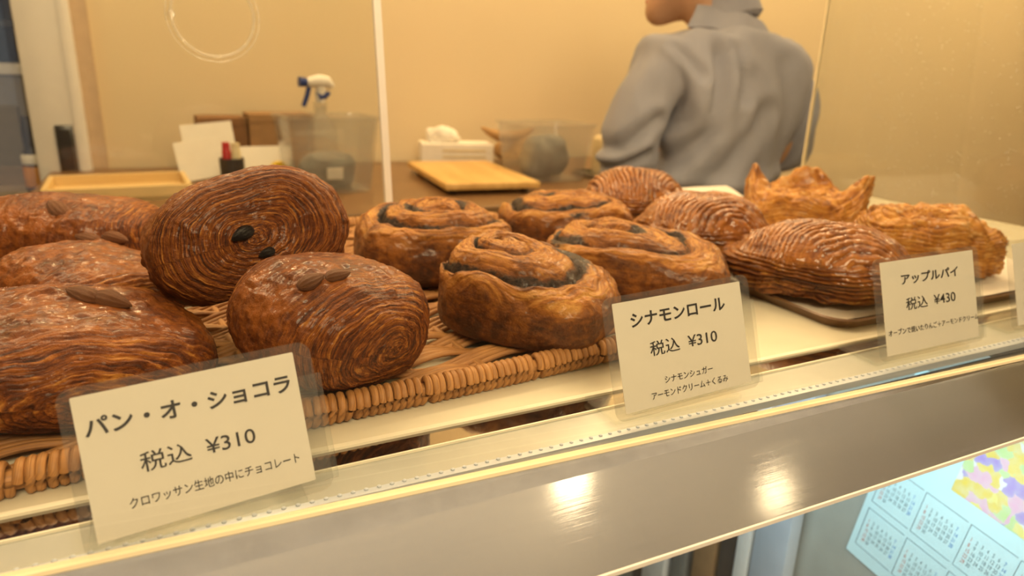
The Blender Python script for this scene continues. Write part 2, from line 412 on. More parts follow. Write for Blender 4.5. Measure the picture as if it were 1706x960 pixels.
sl = strip('serrated_seal', LB2, LB, 0.0010, 0.0010, M['seal'], 0.005)
strip('channel', off(LG, -0.002), LB2, -0.006, -0.006, M['dark_gap'])
b = MB()
for k in range(150):                         # little bumps of the seal
    x = -0.1 + k * 0.0065; y = LB2[0] + 0.0026 + (LB[0] + LB[1] - 2 * LB2[0]) / 2 * 0.5 * 0 + (LB[1] - LB[0]) * (x + 0.3) / 1.4 * 0.5
    b.lathe([(0.0013, -0.0005), (0.0011, 0.0006), (0.0003, 0.0010)], (x, y, Z0 + 0.0010), 6)
b.build('seal_teeth', M['seal'], sl, True)
# front glass; the warm glow of its cut foot is coloured in
gz = 0.010
strip('glass_edge', off(LG, -0.0014), off(LG, 0.0014), gz, gz + 0.0012, M['gold_edge'], 0.0022)
def fg():
    x0, x1 = -0.55, 1.15
    Y = lambda x: LG[0] + (LG[1] - LG[0]) * (x + 0.3) / 1.4
    m = MB(); t = 0.0025; lean = 0.02
    m.hexa([(x0, Y(x0) - t, Z0 + gz + .002), (x1, Y(x1) - t, Z0 + gz + .002), (x1, Y(x1) + t, Z0 + gz + .002), (x0, Y(x0) + t, Z0 + gz + .002),
            (x0, Y(x0) - t + lean, Z0 + 0.46), (x1, Y(x1) - t + lean, Z0 + 0.46), (x1, Y(x1) + t + lean, Z0 + 0.46), (x0, Y(x0) + t + lean, Z0 + 0.46)])
    return m.build('front_glass', M['glass'], case)
fg()
LBD = (0.2602, 0.2559)
strip('steel_lip', LBD, off(LG, -0.0014), (0.0000, 0.0124), 0.0080, M['trim_steel'], 0.004)
strip('steel_ledge', LS, LBD, -0.010, (0.0000, 0.0124), M['steel'], 0.0022)
strip('ledge_lip', off(LS, -0.0012), LS, -0.0098, -0.0098, M['white'], 0.0022)
# glass at the far end and the sliding panes at the back
MB().hexa([(0.978, 0.262, Z0 + .001), (0.983, 0.262, Z0 + .001), (0.983, 0.862, Z0 + .001), (0.978, 0.862, Z0 + .001),
           (0.978, 0.282, Z0 + .46), (0.983, 0.282, Z0 + .46), (0.983, 0.862, Z0 + .46), (0.978, 0.862, Z0 + .46)]).build('end_glass', M['glass_dusty'], case)
MB().box((0.9805, 0.8632, Z0 + .23), (0.0052, 0.0024, 0.458)).build('end_glass_edge', M['gold_edge'], case)
rg = MB().hexa([(-0.55, 0.878, Z0 + .002), (0.249, 0.878, Z0 + .002), (0.249, 0.882, Z0 + .002), (-0.55, 0.882, Z0 + .002),
                (-0.55, 0.878, Z0 + .46), (0.2305, 0.878, Z0 + .46), (0.2305, 0.882, Z0 + .46), (-0.55, 0.882, Z0 + .46)]).build('rear_glass', M['glass'], case)
MB().hexa([(0.2465, 0.876, Z0 + .002), (0.2555, 0.876, Z0 + .002), (0.2555, 0.884, Z0 + .002), (0.2465, 0.884, Z0 + .002),
           (0.2280, 0.876, Z0 + .46), (0.2370, 0.876, Z0 + .46), (0.2370, 0.884, Z0 + .46), (0.2280, 0.884, Z0 + .46)]).build('strip_reflection', M['white'], rg)  # solid white strip stands in for the reflection of a bright door frame
def ring():  # reflection of a round shape, modelled as a solid ring
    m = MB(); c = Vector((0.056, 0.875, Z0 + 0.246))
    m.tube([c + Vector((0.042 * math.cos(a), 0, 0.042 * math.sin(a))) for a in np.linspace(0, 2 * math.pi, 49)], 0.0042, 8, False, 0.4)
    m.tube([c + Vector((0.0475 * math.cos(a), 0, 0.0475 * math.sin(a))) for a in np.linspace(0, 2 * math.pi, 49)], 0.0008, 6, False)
    o = m.build('ring_reflection', M['ring'], rg, True); o['label'] = 'faint pale ring reflection, built as a solid ring on the rear pane'
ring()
# refrigerated lower half
MB().hexa([(-0.55, 0.2095, 0.10), (1.15, 0.2065, 0.10), (1.15, 0.2105, 0.10), (-0.55, 0.2135, 0.10),
           (-0.55, 0.2095, Z0 - .0125), (1.15, 0.2065, Z0 - .0125), (1.15, 0.2105, Z0 - .0125), (-0.55, 0.2135, Z0 - .0125)]).build('lower_glass', M['glass'], case)
MB().box((0.3, 0.55, 0.05), (1.70, 0.72, 0.10)).build('plinth', M['steel_dark'], case)
MB().box((0.3, 0.895, 0.54), (1.70, 0.02, 0.88)).build('rear_panel', M['grey_strip'], case)
MB().box((1.14, 0.55, 0.54), (0.02, 0.67, 0.88)).build('end_panel', M['white'], case)
MB().box((-0.54, 0.55, 0.54), (0.02, 0.67, 0.88)).build('end_panel', M['white'], case)
MB().box((0.632, 0.52, 0.54), (0.012, 0.60, 0.87)).build('divider_panel', M['grey_strip'], case)
for (x, y, w, d, mt) in ((0.618, 0.735, 0.02, 0.030, 'dark'), (0.612, 0.695, 0.02, 0.050, 'white'), (0.618, 0.648, 0.02, 0.030, 'greyitem'),
                         (0.618, 0.600, 0.02, 0.040, 'card_mid'), (0.618, 0.560, 0.02, 0.026, 'dark'), (0.612, 0.530, 0.02, 0.022, 'white'),
                         (0.612, 0.490, 0.02, 0.050, 'seal')):
    MB().box((x, y, 0.53), (w, d, 0.84), bev=0.003).build('upright', M[mt], case, True)

# ------------------------------------------------------------------ writing
def text_mesh(body, cx, cy, w, h, bold=0.0, z=0.0):
    """flat lettering fitted to a box w x h centred at cx, cy"""
    c = bpy.data.curves.new('lettering', 'FONT'); c.body = body; c.size = 1.0; c.offset = bold; c.resolution_u = 4
    o = bpy.data.objects.new('lettering', c); COL.objects.link(o)
    dg = bpy.context.evaluated_depsgraph_get(); dg.update()
    me = bpy.data.meshes.new_from_object(o.evaluated_get(dg))
    n = len(me.vertices); v = np.zeros(n * 3); me.vertices.foreach_get('co', v); v = v.reshape(-1, 3)
    lo, hi = v.min(0), v.max(0); s = (hi - lo); s[s < 1e-6] = 1
    v[:, 0] = (v[:, 0] - (lo[0] + hi[0]) / 2) / s[0] * w + cx
    v[:, 1] = (v[:, 1] - (lo[1] + hi[1]) / 2) / s[1] * h + cy
    v[:, 2] = z
    me.vertices.foreach_set('co', v.ravel().astype(np.float32)); me.update()
    bpy.data.objects.remove(o); bpy.data.curves.remove(c)
    me.materials.clear()
    return me
def rrect(x0, y0, x1, y1, r, n=5):
    pts = []
    for cx, cy, a in ((x1 - r, y0 + r, -90), (x1 - r, y1 - r, 0), (x0 + r, y1 - r, 90), (x0 + r, y0 + r, 180)):
        for k in range(n + 1):
            t = math.radians(a + 90 * k / n); pts.append((cx + r * math.cos(t), cy + r * math.sin(t)))
    return pts
def price_card(x, y, yaw, w, h, lean, roll, mg, lines, label):
    cyw, syw = math.cos(yaw), math.sin(yaw)
    r0 = np.array([cyw, syw, 0]); n0 = np.array([-syw, cyw, 0]); up0 = np.array([0, 0, 1]) * math.cos(lean) + n0 * math.sin(lean)
    r = r0 * math.cos(roll) + up0 * math.sin(roll); up = up0 * math.cos(roll) - r0 * math.sin(roll); nn = np.cross(r, up)
    root = empty('price_card'); tag(root, label, 'price card', 'laminated price cards along the front glass')
    root.matrix_world = Matrix(((r[0], up[0], nn[0], x), (r[1], up[1], nn[1], y), (r[2], up[2], nn[2], 0.009 + Z0), (0, 0, 0, 1)))
    MB().prism([(a, b, -0.0004) for a, b in rrect(0, 0, w, h, 0.0006, 2)], (0, 0, 0.0003)).build('paper', M['paper'], root)
    MB().prism([(a, b, -0.0006) for a, b in rrect(-mg[0], -mg[1], w + mg[2], h + mg[3], 0.006)], (0, 0, 0.0007)).build('laminate', M['lamination'], root)
    for nm, body, cx, cy, tw, th, bold in lines:
        link(nm, text_mesh(body, cx / 1000, cy / 1000, tw / 1000, th / 1000, bold, 0.00025), M['ink'], root)
    # clear acrylic easel behind the card
    st = MB(); q = w * 0.5
    st.prism([(0.006, -0.002, -0.0012), (w + 0.011, -0.002, -0.0012), (w + 0.011, h * 0.8, -0.0012), (0.006, h * 0.8, -0.0012)], (0, 0, -0.0016))
    o = st.build('easel', M['acrylic'], root)
    fwd = Vector((0, math.cos(lean), -math.sin(lean)))
    inv = root.matrix_world.to_3x3().inverted()
    e = inv @ Vector((r0[0], r0[1], 0)); g = inv @ Vector((n0[0], n0[1], 0)); u = inv @ Vector((0, 0, 1))
    bs = MB(); b0 = inv @ Vector((0, 0, -0.0085)) + e * -0.004 + g * 0.004
    cs = [b0, b0 + e * w, b0 + e * w + g * 0.036, b0 + g * 0.036]
    bs.hexa([*cs, *[p + u * 0.0025 for p in cs]]); bs.build('easel_foot', M['acrylic'], root)
    return root
price_card(-0.0439, 0.2859, 0.0555, 0.0895, 0.0612, 0.3327, 0.0504, (0.005, 0.006, 0.008, 0.004), [
    ('product_name', 'パン・オ・ショコラ', 44.5, 47.6, 83.0, 8.2, 0.022),
    ('price', '税込  ¥310', 43.6, 28.2, 46.5, 8.6, 0.004),
    ('description', 'クロワッサン生地の中にチョコレート', 48.8, 12.6, 70.2, 4.7, 0.006)],
    'laminated card reading パン・オ・ショコラ, leftmost and largest of the price cards')
price_card(0.2252, 0.2973, -0.0115, 0.0975, 0.0657, 0.3089, 0.0428, (0.007, 0.004, 0.007, 0.004), [
    ('product_name', 'シナモンロール', 47.2, 53.8, 72.0, 8.4, 0.02),
    ('price', '税込  ¥310', 48.2, 34.8, 51.5, 9.0, 0.004),
    ('description', 'シナモンシュガー', 48.8, 14.8, 37.0, 4.4, 0.006),
    ('description', 'アーモンドクリーム＋くるみ', 48.9, 6.6, 59.0, 4.6, 0.006)],
    'laminated card reading シナモンロール, in front of the cinnamon rolls')
price_card(0.4573, 0.2989, -0.0291, 0.1047, 0.069, 0.2988, 0.0199, (0.008, 0.0035, 0.006, 0.003), [
    ('product_name', 'アップルパイ', 53.0, 54.4, 64.5, 8.2, 0.02),
    ('price', '税込  ¥430', 51.8, 35.6, 56.0, 9.4, 0.004),
    ('description', 'オーブンで焼いたりんご＋アーモンドクリーム', 53.8, 16.4, 102.0, 4.8, 0.006)],
    'laminated card reading アップルパイ, in front of the glazed pies')
price_card(0.627, 0.303, -0.03, 0.105, 0.069, 0.2988, 0.02, (0.008, 0.0035, 0.006, 0.003), [],
    'white card cut off at the right edge of the picture, beyond the pie tray')

# ------------------------------------------------------------------ pastry builders
def sgp(x, e): return np.sign(x) * np.abs(x) ** e
def place(o, pos, axis=None, up=(0, 0, 1), rz=0.0):
    if axis is not None:
        y = Vector(axis).normalized(); z = Vector(up); z = (z - y * z.dot(y)).normalized(); x = y.cross(z)
        o.matrix_world = Matrix(((x.x, y.x, z.x, pos[0]), (x.y, y.y, z.y, pos[1]), (x.z, y.z, z.z, pos[2]), (0, 0, 0, 1)))
    else:
        o.matrix_world = Matrix.Translation(pos) @ Matrix.Rotation(rz, 4, 'Z')
def lam_roll(name, rx, rz, L, e_cap, rings, seed, mat, nu=190, nv=280, lump=0.003, amp=0.0013, caplim=0.62, ctr=(0.0, 0.0), esec=0.86, flatb=0.8, lays=6.5, wrp=0.55):
    """rolled laminated dough: axis along local Y, coiled leaves showing on the end faces"""
    t = np.linspace(-math.pi / 2, math.pi / 2, 4001)
    ax = sgp(np.sin(t), e_cap) * L / 2; rad = np.abs(np.cos(t)) ** e_cap
    s = np.concatenate([[0], np.cumsum(np.hypot(np.diff(ax), np.diff(rad) * (rx + rz) / 2))])
    q = np.linspace(0, s[-1], nu)
    q = np.clip(q, s[-1] * 1e-4, s[-1] * (1 - 1e-4))
    axq = np.interp(q, s, ax); rq = np.interp(q, s, rad); sn = q / s[-1]
    v = np.linspace(0, 2 * math.pi, nv, endpoint=False)
    A, V = np.meshgrid(axq, v, indexing='ij'); Rr, _ = np.meshgrid(rq, v, indexing='ij'); S, _ = np.meshgrid(np.minimum(sn, 1 - sn), v, indexing='ij')
    fr = (A > 0)
    cap = 1 - sstep(caplim - 0.14, caplim + 0.16, S * 2)           # 1 on the end faces, 0 on the middle
    x = rx * sgp(np.cos(V), esec) * Rr + ctr[0] * (1 - Rr) * cap; z = rz * sgp(np.sin(V), esec) * Rr + ctr[1] * (1 - Rr) * cap
    P0 = np.stack([x, A, z], -1).reshape(-1, 3)
    Rf, Sf, Vf, cf = Rr.ravel(), S.ravel(), V.ravel(), cap.ravel()
    warp = fbm(P0, 32, 3, seed) * wrp
    ph = Sf * 2 * rings / caplim * 1.0 + Vf / (2 * math.pi) + warp
    f = ph - np.floor(ph)
    saw = np.where(f < 0.8, f / 0.8, (1 - f) / 0.2)
    f2 = (ph * 3.1 + 0.6 * noise(P0, 60, seed + 5)) % 1.0
    saw2 = np.where(f2 < 0.75, f2 / 0.75, (1 - f2) / 0.25)
    pat = 0.55 + 0.75 * np.clip(noise(P0, 26, seed + 9) + 0.4, 0, 1)
    nrm = np.stack([np.cos(Vf) / rx, (A.ravel() / (L / 2)) ** 3 / (L / 2), np.sin(Vf) / rz], -1)
    nrm /= np.linalg.norm(nrm, axis=1)[:, None]
    h = amp * pat * (saw - 0.5) * (0.25 + 0.75 * cf) + amp * 0.55 * (saw2 - 0.5) * (0.12 + 0.88 * cf)
    h += lump * fbm(P0, 22, 2, seed + 3) + 0.0011 * fbm(P0, 110, 3, seed + 4) * (1.15 - 0.55 * cf)
    h += 0.0022 * np.maximum(0, noise(P0, 70, seed + 11) - 0.45) * 3
    Pn = P0 + nrm * h[:, None]
    lo = -rz * flatb; Pn[:, 2] = np.where(Pn[:, 2] < lo, lo + (Pn[:, 2] - lo) * 0.25, Pn[:, 2])
    me = npmesh(name, Pn, gridfaces(nu, nv))
    attr(me, 'lay', np.stack([ph * lays, 1.5 * np.cos(Vf) + 4 * (A.ravel() > 0), 1.5 * np.sin(Vf)], -1))
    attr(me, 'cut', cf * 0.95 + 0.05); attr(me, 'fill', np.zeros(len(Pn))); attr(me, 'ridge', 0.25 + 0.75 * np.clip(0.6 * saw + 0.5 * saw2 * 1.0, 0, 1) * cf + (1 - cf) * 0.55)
    return link(name, me, mat, None, True), Pn
def dome_base(a, b, ht, hb, epl, ept, epb, nu, nv, ctr=(0, 0)):
    ph = np.linspace(0, math.pi, 4001)
    cz = np.cos(ph); rho = np.where(cz >= 0, np.sin(ph) ** ept, np.sin(ph) ** epb); ze = np.where(cz >= 0, ht * np.abs(cz) ** ept, -hb * np.abs(cz) ** epb)
    s = np.concatenate([[0], np.cumsum(np.hypot(np.diff(rho) * (a + b) / 2, np.diff(ze)))])
    q = np.clip(np.linspace(0, s[-1], nu), s[-1] * 1e-4, s[-1] * (1 - 1e-4))
    r_, z_ = np.interp(q, s, rho), np.interp(q, s, ze)
    th = np.linspace(0, 2 * math.pi, nv, endpoint=False)
    R, T = np.meshgrid(r_, th, indexing='ij'); Z, _ = np.meshgrid(z_, th, indexing='ij'); Q, _ = np.meshgrid(q / s[-1], th, indexing='ij')
    R, T, Z, Q = R.ravel(), T.ravel(), Z.ravel(), Q.ravel()
    top = (Z > 0)
    x = a * sgp(np.cos(T), epl) * R + ctr[0] * (1 - R) * top; y = b * sgp(np.sin(T), epl) * R + ctr[1] * (1 - R) * top
    Pn = np.stack([x, y, Z], -1)
    n = np.stack([np.cos(T) * R / a, np.sin(T) * R / b, np.sign(Z) * np.abs(Z / np.where(top, ht, hb)) ** 1.5 / ht], -1)
    n /= np.maximum(np.linalg.norm(n, axis=1), 1e-9)[:, None]
    return Pn, n, R, T, Z, Q
def cinnamon(name, a, b, H, ctr, turns, seed, rot0=0.0, tilt=(0, 0), nu=200, nv=300, hand=1, dome=0.45):
    hb = 0.46 * H; ht = 0.54 * H
    P0, n, R, T, Z, Q = dome_base(a, b, ht, hb, 0.66, 0.60, 0.46, nu, nv, ctr)
    tm = sstep(0.02, 0.40, Z / ht)
    w = fbm(P0, 20, 3, seed) * 0.20
    ph = R ** 0.9 * turns + hand * (T + rot0) / (2 * math.pi) + w
    f = ph % 1.0
    pil = np.sqrt(np.clip(1 - (2 * f - 1) ** 2, 0, 1))
    topm = tm * sstep(1.04, 0.93, R)
    P1 = P0.copy()
    P1[:, 2] += topm * (0.0150 * (pil - 0.65) * (0.55 + 0.9 * np.clip(noise(P0, 18, seed + 2) + 0.5, 0, 1)) + 0.012 * dome * (1 - R) * 2)
    P1[:, 2] *= 1 + np.where(Z > 0, 1, 0) * tm * (tilt[0] * P0[:, 0] / a + tilt[1] * P0[:, 1] / b)
    f3 = (f * 6 + 0.6 * noise(P0, 45, seed + 8)) % 1.0
    h = 0.0030 * fbm(P0, 18, 2, seed + 3) * (0.35 + tm) + topm * 0.0022 * fbm(P0, 48, 3, seed + 14) + 0.0006 * fbm(P0, 120, 3, seed + 4) + topm * 0.0010 * (f3 - 0.5)
    h += topm * 0.0022 * np.maximum(0, noise(P0, 75, seed + 6) - 0.2) * 2
    P1 += n * h[:, None]
    fill = topm * np.clip(np.clip((0.93 - pil) * 1.6, 0, 0.9) * (0.85 + 1.0 * noise(P0, 15, seed + 12)) + np.clip(noise(P0, 22, seed + 7) + 0.02, 0, 1) * 0.95, 0, 0.9)
    zl = -hb * 0.86; P1[:, 2] = np.where(P1[:, 2] < zl, zl + (P1[:, 2] - zl) * 0.3, P1[:, 2])
    P1[:, 2] -= P1[:, 2].min(); P1[:, 2] *= H / P1[:, 2].max()
    me = npmesh(name, P1, gridfaces(nu, nv))
    side = 1 - topm
    lay = np.stack([f * 9, 1.7 * np.cos(T) + R * 1.5, 1.7 * np.sin(T)], -1)
    attr(me, 'lay', np.where(topm[:, None] > 0.4, lay, np.stack([P1[:, 2] * 210, P1[:, 0] * 30, P1[:, 1] * 30], -1)))
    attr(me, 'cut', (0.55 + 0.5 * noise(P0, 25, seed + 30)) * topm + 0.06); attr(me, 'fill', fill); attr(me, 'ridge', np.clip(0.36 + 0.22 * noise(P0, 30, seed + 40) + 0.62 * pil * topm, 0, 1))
    return link(name, me, M['cinn'], None, True), P1
def scored_pie(name, a, b, ht, hb, seed, ang, freq=150, bend=9.0, nu=190, nv=280):
    P0, n, R, T, Z, Q = dome_base(a, b, ht, hb, 0.92, 0.86, 0.45, nu, nv, (0, 0))
    x, y = P0[:, 0], P0[:, 1]; c, s = math.cos(ang), math.sin(ang)
    u, v = c * x + s * y, -s * x + c * y
    topm = sstep(0.12, 0.40, Z / ht)
    g = v + bend * u * u + 0.0048 * fbm(P0, 26, 3, seed)
    ph = g * freq
    f = ph % 1.0; pil = np.sqrt(np.clip(1 - (2 * f - 1) ** 2, 0, 1))
    h = topm * 0.0044 * (pil - 0.6) * np.clip(0.65 + 1.1 * noise(P0, 32, seed + 2), 0.1, 1.6) + 0.0028 * fbm(P0, 26, 2, seed + 3) + 0.0010 * fbm(P0, 130, 3, seed + 4)
    low = 1 - topm
    fl = (Z * 230 + 1.1 * fbm(P0, 24, 2, seed + 6)) % 1.0
    h += low * sstep(0.6, 0.95, R) * (0.0042 * (fl - 0.5) + 0.006 * fbm(P0, 30, 2, seed + 7))
    flare = sstep(0.80, 1.0, R) * np.exp(-((Z / ht - 0.02) / 0.25) ** 2)
    P1 = P0 + n * h[:, None]; P1[:, :2] *= (1 + 0.10 * flare)[:, None]
    zb = -hb * 0.86; P1[:, 2] = np.where(P1[:, 2] < zb, zb + (P1[:, 2] - zb) * 0.3, P1[:, 2]); P1[:, 2] += hb
    me = npmesh(name, P1, gridfaces(nu, nv))
    attr(me, 'lay', np.where(topm[:, None] > 0.5, np.stack([ph * 1.3, u * 60, np.full_like(u, seed)], -1), np.stack([Z * 300, 2 * np.cos(T), 2 * np.sin(T)], -1)))
    attr(me, 'cut', np.clip(low * 0.95, 0.12, 1)); attr(me, 'fill', np.zeros(len(P1))); attr(me, 'ridge', np.clip(0.50 + 0.45 * pil * topm + 0.40 * low * fl, 0, 1))
    return link(name, me, M['apple'], None, True), P1
def peaked_pie(name, a, b, ht, hb, seed, corners, lump=0.006, nu=170, nv=260, mat='flaky'):
    P0, n, R, T, Z, Q = dome_base(a, b, ht, hb, 0.85, 0.7, 0.45, nu, nv)
    P1 = P0.copy()
    for (an, wd, lift, outw) in corners:
        d = (T - an + math.pi) % (2 * math.pi) - math.pi
        m = np.exp(-(d / wd) ** 2) * sstep(0.35, 1.0, R) ** 1.6 * sstep(-0.9, 0.2, Z / hb)
        m *= (1 + 0.25 * noise(P0, 60, seed + 20))
        P1[:, 2] += lift * m; P1[:, 0] += outw * math.cos(an) * m; P1[:, 1] += outw * math.sin(an) * m
    fl = (Z * 300 + R * 8 + 1.1 * fbm(P0, 26, 2, seed + 6)) % 1.0
    h = lump * fbm(P0, 28, 3, seed) + 0.0016 * fbm(P0, 110, 3, seed + 4) + 0.0022 * (fl - 0.5) + 0.003 * np.maximum(0, noise(P0, 75, seed + 6) - 0.15) * 2
    P1 += n * h[:, None]
    zb = -hb * 0.86; P1[:, 2] = np.where(P1[:, 2] < zb, zb + (P1[:, 2] - zb) * 0.3, P1[:, 2]); P1[:, 2] += hb
    me = npmesh(name, P1, gridfaces(nu, nv))
    attr(me, 'lay', np.stack([Z * 300 + R * 12, 2.4 * np.cos(T), 2.4 * np.sin(T)], -1))
    attr(me, 'cut', np.full(len(P1), 0.55)); attr(me, 'fill', np.zeros(len(P1))); attr(me, 'ridge', np.clip(0.4 + 0.6 * fl, 0, 1))
    return link(name, me, M[mat], None, True), P1
def world_pts(o, Pn):
    m = np.array(o.matrix_world); return Pn @ m[:3, :3].T + m[:3, 3]
def surf_at(o, Pn, px, py):
    """visible point of a pastry under a picture point, with the depth it has there"""
    w = world_pts(o, Pn); q = proj(w); d = np.hypot(q[:, 0] - px, q[:, 1] - py); k = np.where(d < max(4, d.min() + 1))[0]
    i = k[np.argmin(q[k, 2])]; return w[i]
def child_at(ch, parent, mw):
    ch.parent = parent; ch.matrix_parent_inverse = Matrix.Identity(4); ch.matrix_local = parent.matrix_world.inverted() @ mw
def almond_mesh():
    nu, nv = 28, 36
    t = np.linspace(0.02, math.pi - 0.02, nu); v = np.linspace(0, 2 * math.pi, nv, endpoint=False)
    Tt, V = np.meshgrid(t, v, indexing='ij')
    y = -np.cos(Tt); r = 0.52 * (1 - y) ** 0.5 * (1 + y) ** 0.85
    rid = 1 + 0.07 * np.cos(V * 11 + 0.5 * np.sin(3 * y))
    return npmesh('almond', np.stack([r * np.cos(V) * rid, y, 0.85 * r * np.sin(V) * rid], -1).reshape(-1, 3), gridfaces(nu, nv))
ALM = almond_mesh(); ALM.materials.append(M['almond'])
def put_almond(o, Pn, px, py, size, roll, sink=0.15):
    p = surf_at(o, Pn, px, py); w = (np.asarray(p) - CAM); w /= np.linalg.norm(w)
    ch = bpy.data.objects.new('almond', ALM); COL.objects.link(ch)
    ALM.polygons.foreach_set('use_smooth', np.ones(len(ALM.polygons), bool))
    right = Vector(RW @ np.array([math.cos(roll), math.sin(roll), 0])); nz = (Vector(-w) * 0.55 + Vector((0, 0, 0.8))).normalized()
    y = (right - nz * right.dot(nz)).normalized(); x = y.cross(nz)
    pos = Vector(p) + nz * size * 0.08
    m = Matrix(((x.x, y.x, nz.x, pos.x), (x.y, y.y, nz.y, pos.y), (x.z, y.z, nz.z, pos.z), (0, 0, 0, 1))) @ Matrix.Scale(size, 4)
    child_at(ch, o, m); return ch

# ------------------------------------------------------------------ the pastries
G1 = 'chocolate pastries piled in the basket'
def pain(label, pos, axis, up, **kw):
    o, Pn = lam_roll('pain_au_chocolat', mat=M['choc'], **kw)
    place(o, (pos[0], pos[1], pos[2] + Z0), axis, up); tag(o, label, 'pastry', G1); return o, Pn
oA, pA = pain('almond topped pastry at the back left of the pile, with pale wooden tray behind it', (-0.088, 0.700, 0.049), (0.93, -0.36, 0.0), (0, 0.1, 1),
              rx=0.060, rz=0.036, L=0.150, e_cap=0.66, rings=8, seed=3, caplim=0.5, lays=3)
for a in ((97, 346, 0.0125, 0.9), (148, 401, 0.0105, 0.15), (194, 400, 0.0105, 3.2)): put_almond(oA, pA, *a)
oC, pC = pain('pastry half hidden in the middle of the left pile, between two others', (-0.064, 0.578, 0.036), (0.55, -0.82, -0.1), (0.0, 0.2, 1),
              rx=0.058, rz=0.028, L=0.12, e_cap=0.70, rings=8, seed=11, caplim=0.45, lays=2.5)
oB, pB = pain('big pastry at the front left, partly behind the leftmost price card', (-0.062, 0.436, 0.038), (0.25, -0.95, -0.14), (0.1, 0.2, 1),
              rx=0.076, rz=0.029, L=0.120, e_cap=0.80, rings=6, seed=21, nu=230, nv=330, amp=0.0020, caplim=0.62, lays=1.7)
for a in ((140, 490, 0.0105, 0.3), (190, 500, 0.0110, 3.3)): put_almond(oB, pB, *a)
oE, pE = pain('pastry with two almonds and a coiled end, below the topmost one', (0.080, 0.418, 0.047), (0.48, -0.87, -0.13), (0.0, 0.2, 1),
              rx=0.059, rz=0.039, L=0.112, e_cap=0.80, rings=9, seed=31, nu=230, nv=330, amp=0.0012, caplim=0.66, lays=3.6)
for a in ((521, 466, 0.0088, 2.25), (566, 458, 0.0078, 2.5)): put_almond(oE, pE, *a)
oD, pD = pain('pastry lying on top of the pile with its coiled cut end facing out', (0.042, 0.508, 0.081), (0.14, -0.92, 0.28), (-0.24, 0.2, 1),
              rx=0.067, rz=0.043, L=0.100, e_cap=0.50, rings=13, seed=41, nu=260, nv=360, amp=0.0013, caplim=0.74, lays=5.5, wrp=0.36, ctr=(0.008, -0.002))
for px, py, sz, rl in ((407, 390, 0.0085, -1.0), (445, 419, 0.0060, -0.9)):
    ch = put_almond(oD, pD, px, py, sz, rl, 0.1); ch.name = 'chocolate_stick'
    ch.data = ALM.copy(); ch.data.materials[0] = M['chocolate']; ch['label'] = 'dark end of a chocolate stick'
G2 = 'cinnamon rolls in the basket'
def roll(label, xy, z, rz, **kw):
    o, Pn = cinnamon('cinnamon_roll', **kw); place(o, (xy[0], xy[1], z + Z0), rz=rz); tag(o, label, 'cinnamon roll', G2); return o, Pn
zb = 0.010
roll('square cinnamon roll with a smooth brown side, nearest the front rim of the basket', (0.236, 0.446), zb, math.radians(-52), a=0.067, b=0.056, H=0.069, ctr=(-0.030, 0.006), turns=2.4, seed=51, rot0=2.2, tilt=(-0.30, 0.05))
roll('cinnamon roll at the back left of the rolls, right of the topmost chocolate pastry', (0.216, 0.610), zb, math.radians(-8), a=0.074, b=0.056, H=0.071, ctr=(0.0, 0.014), turns=2.4, seed=61, rot0=0.5, hand=-1)
roll('cinnamon roll farthest back, just in front of the glazed pies', (0.412, 0.695), zb, math.radians(-12), a=0.078, b=0.056, H=0.058, ctr=(0.01, 0.01), turns=2.3, seed=71, rot0=4.0)
roll('cinnamon roll behind the シナモンロール card, with dark filling along its top', (0.380, 0.510), zb, math.radians(-38), a=0.086, b=0.062, H=0.060, ctr=(-0.015, 0.016), turns=2.4, seed=81, rot0=3.2, tilt=(-0.2, 0))
G3 = 'pies on the brown tray'
def pie(o, label, xy, z, rz, tilt=0):
    place(o, (xy[0], xy[1], z + Z0), rz=rz); tag(o, label, 'pie', G3)
zt = 0.0075
pie(scored_pie('glazed_apple_pie', 0.068, 0.056, 0.046, 0.030, 5, 0.5)[0], 'shiny glazed pie at the back left of the tray, below the grey shirt', (0.545, 0.748), zt, 0.1)
pie(scored_pie('glazed_apple_pie', 0.068, 0.058, 0.043, 0.028, 15, 0.2)[0], 'shiny scored pie in the middle of the tray, between two other glazed ones', (0.522, 0.583), zt, -0.35)
pie(scored_pie('glazed_apple_pie', 0.078, 0.055, 0.040, 0.026, 25, 0.3)[0], 'shiny glazed pie at the front of the tray, between two price cards', (0.545, 0.440), zt, -0.62)
pie(peaked_pie('flaky_apple_pie', 0.072, 0.056, 0.032, 0.022, 35, [(2.75, 0.44, 0.046, 0.0), (1.35, 0.62, 0.044, -0.014), (-0.30, 0.42, 0.044, 0.008), (-1.9, 0.5, 0.006, 0.0)])[0],
    'dull flaky pie with three upright crisp points, at the back of the tray', (0.738, 0.642), zt, -0.6)
pie(peaked_pie('flaky_apple_pie', 0.072, 0.050, 0.040, 0.024, 45, [(2.8, 0.6, 0.010, 0.0), (1.4, 0.5, 0.008, 0.0)], 0.008)[0],
    'rough flaky pie behind the アップルパイ card, rightmost of the pies', (0.735, 0.468), zt, -0.55)

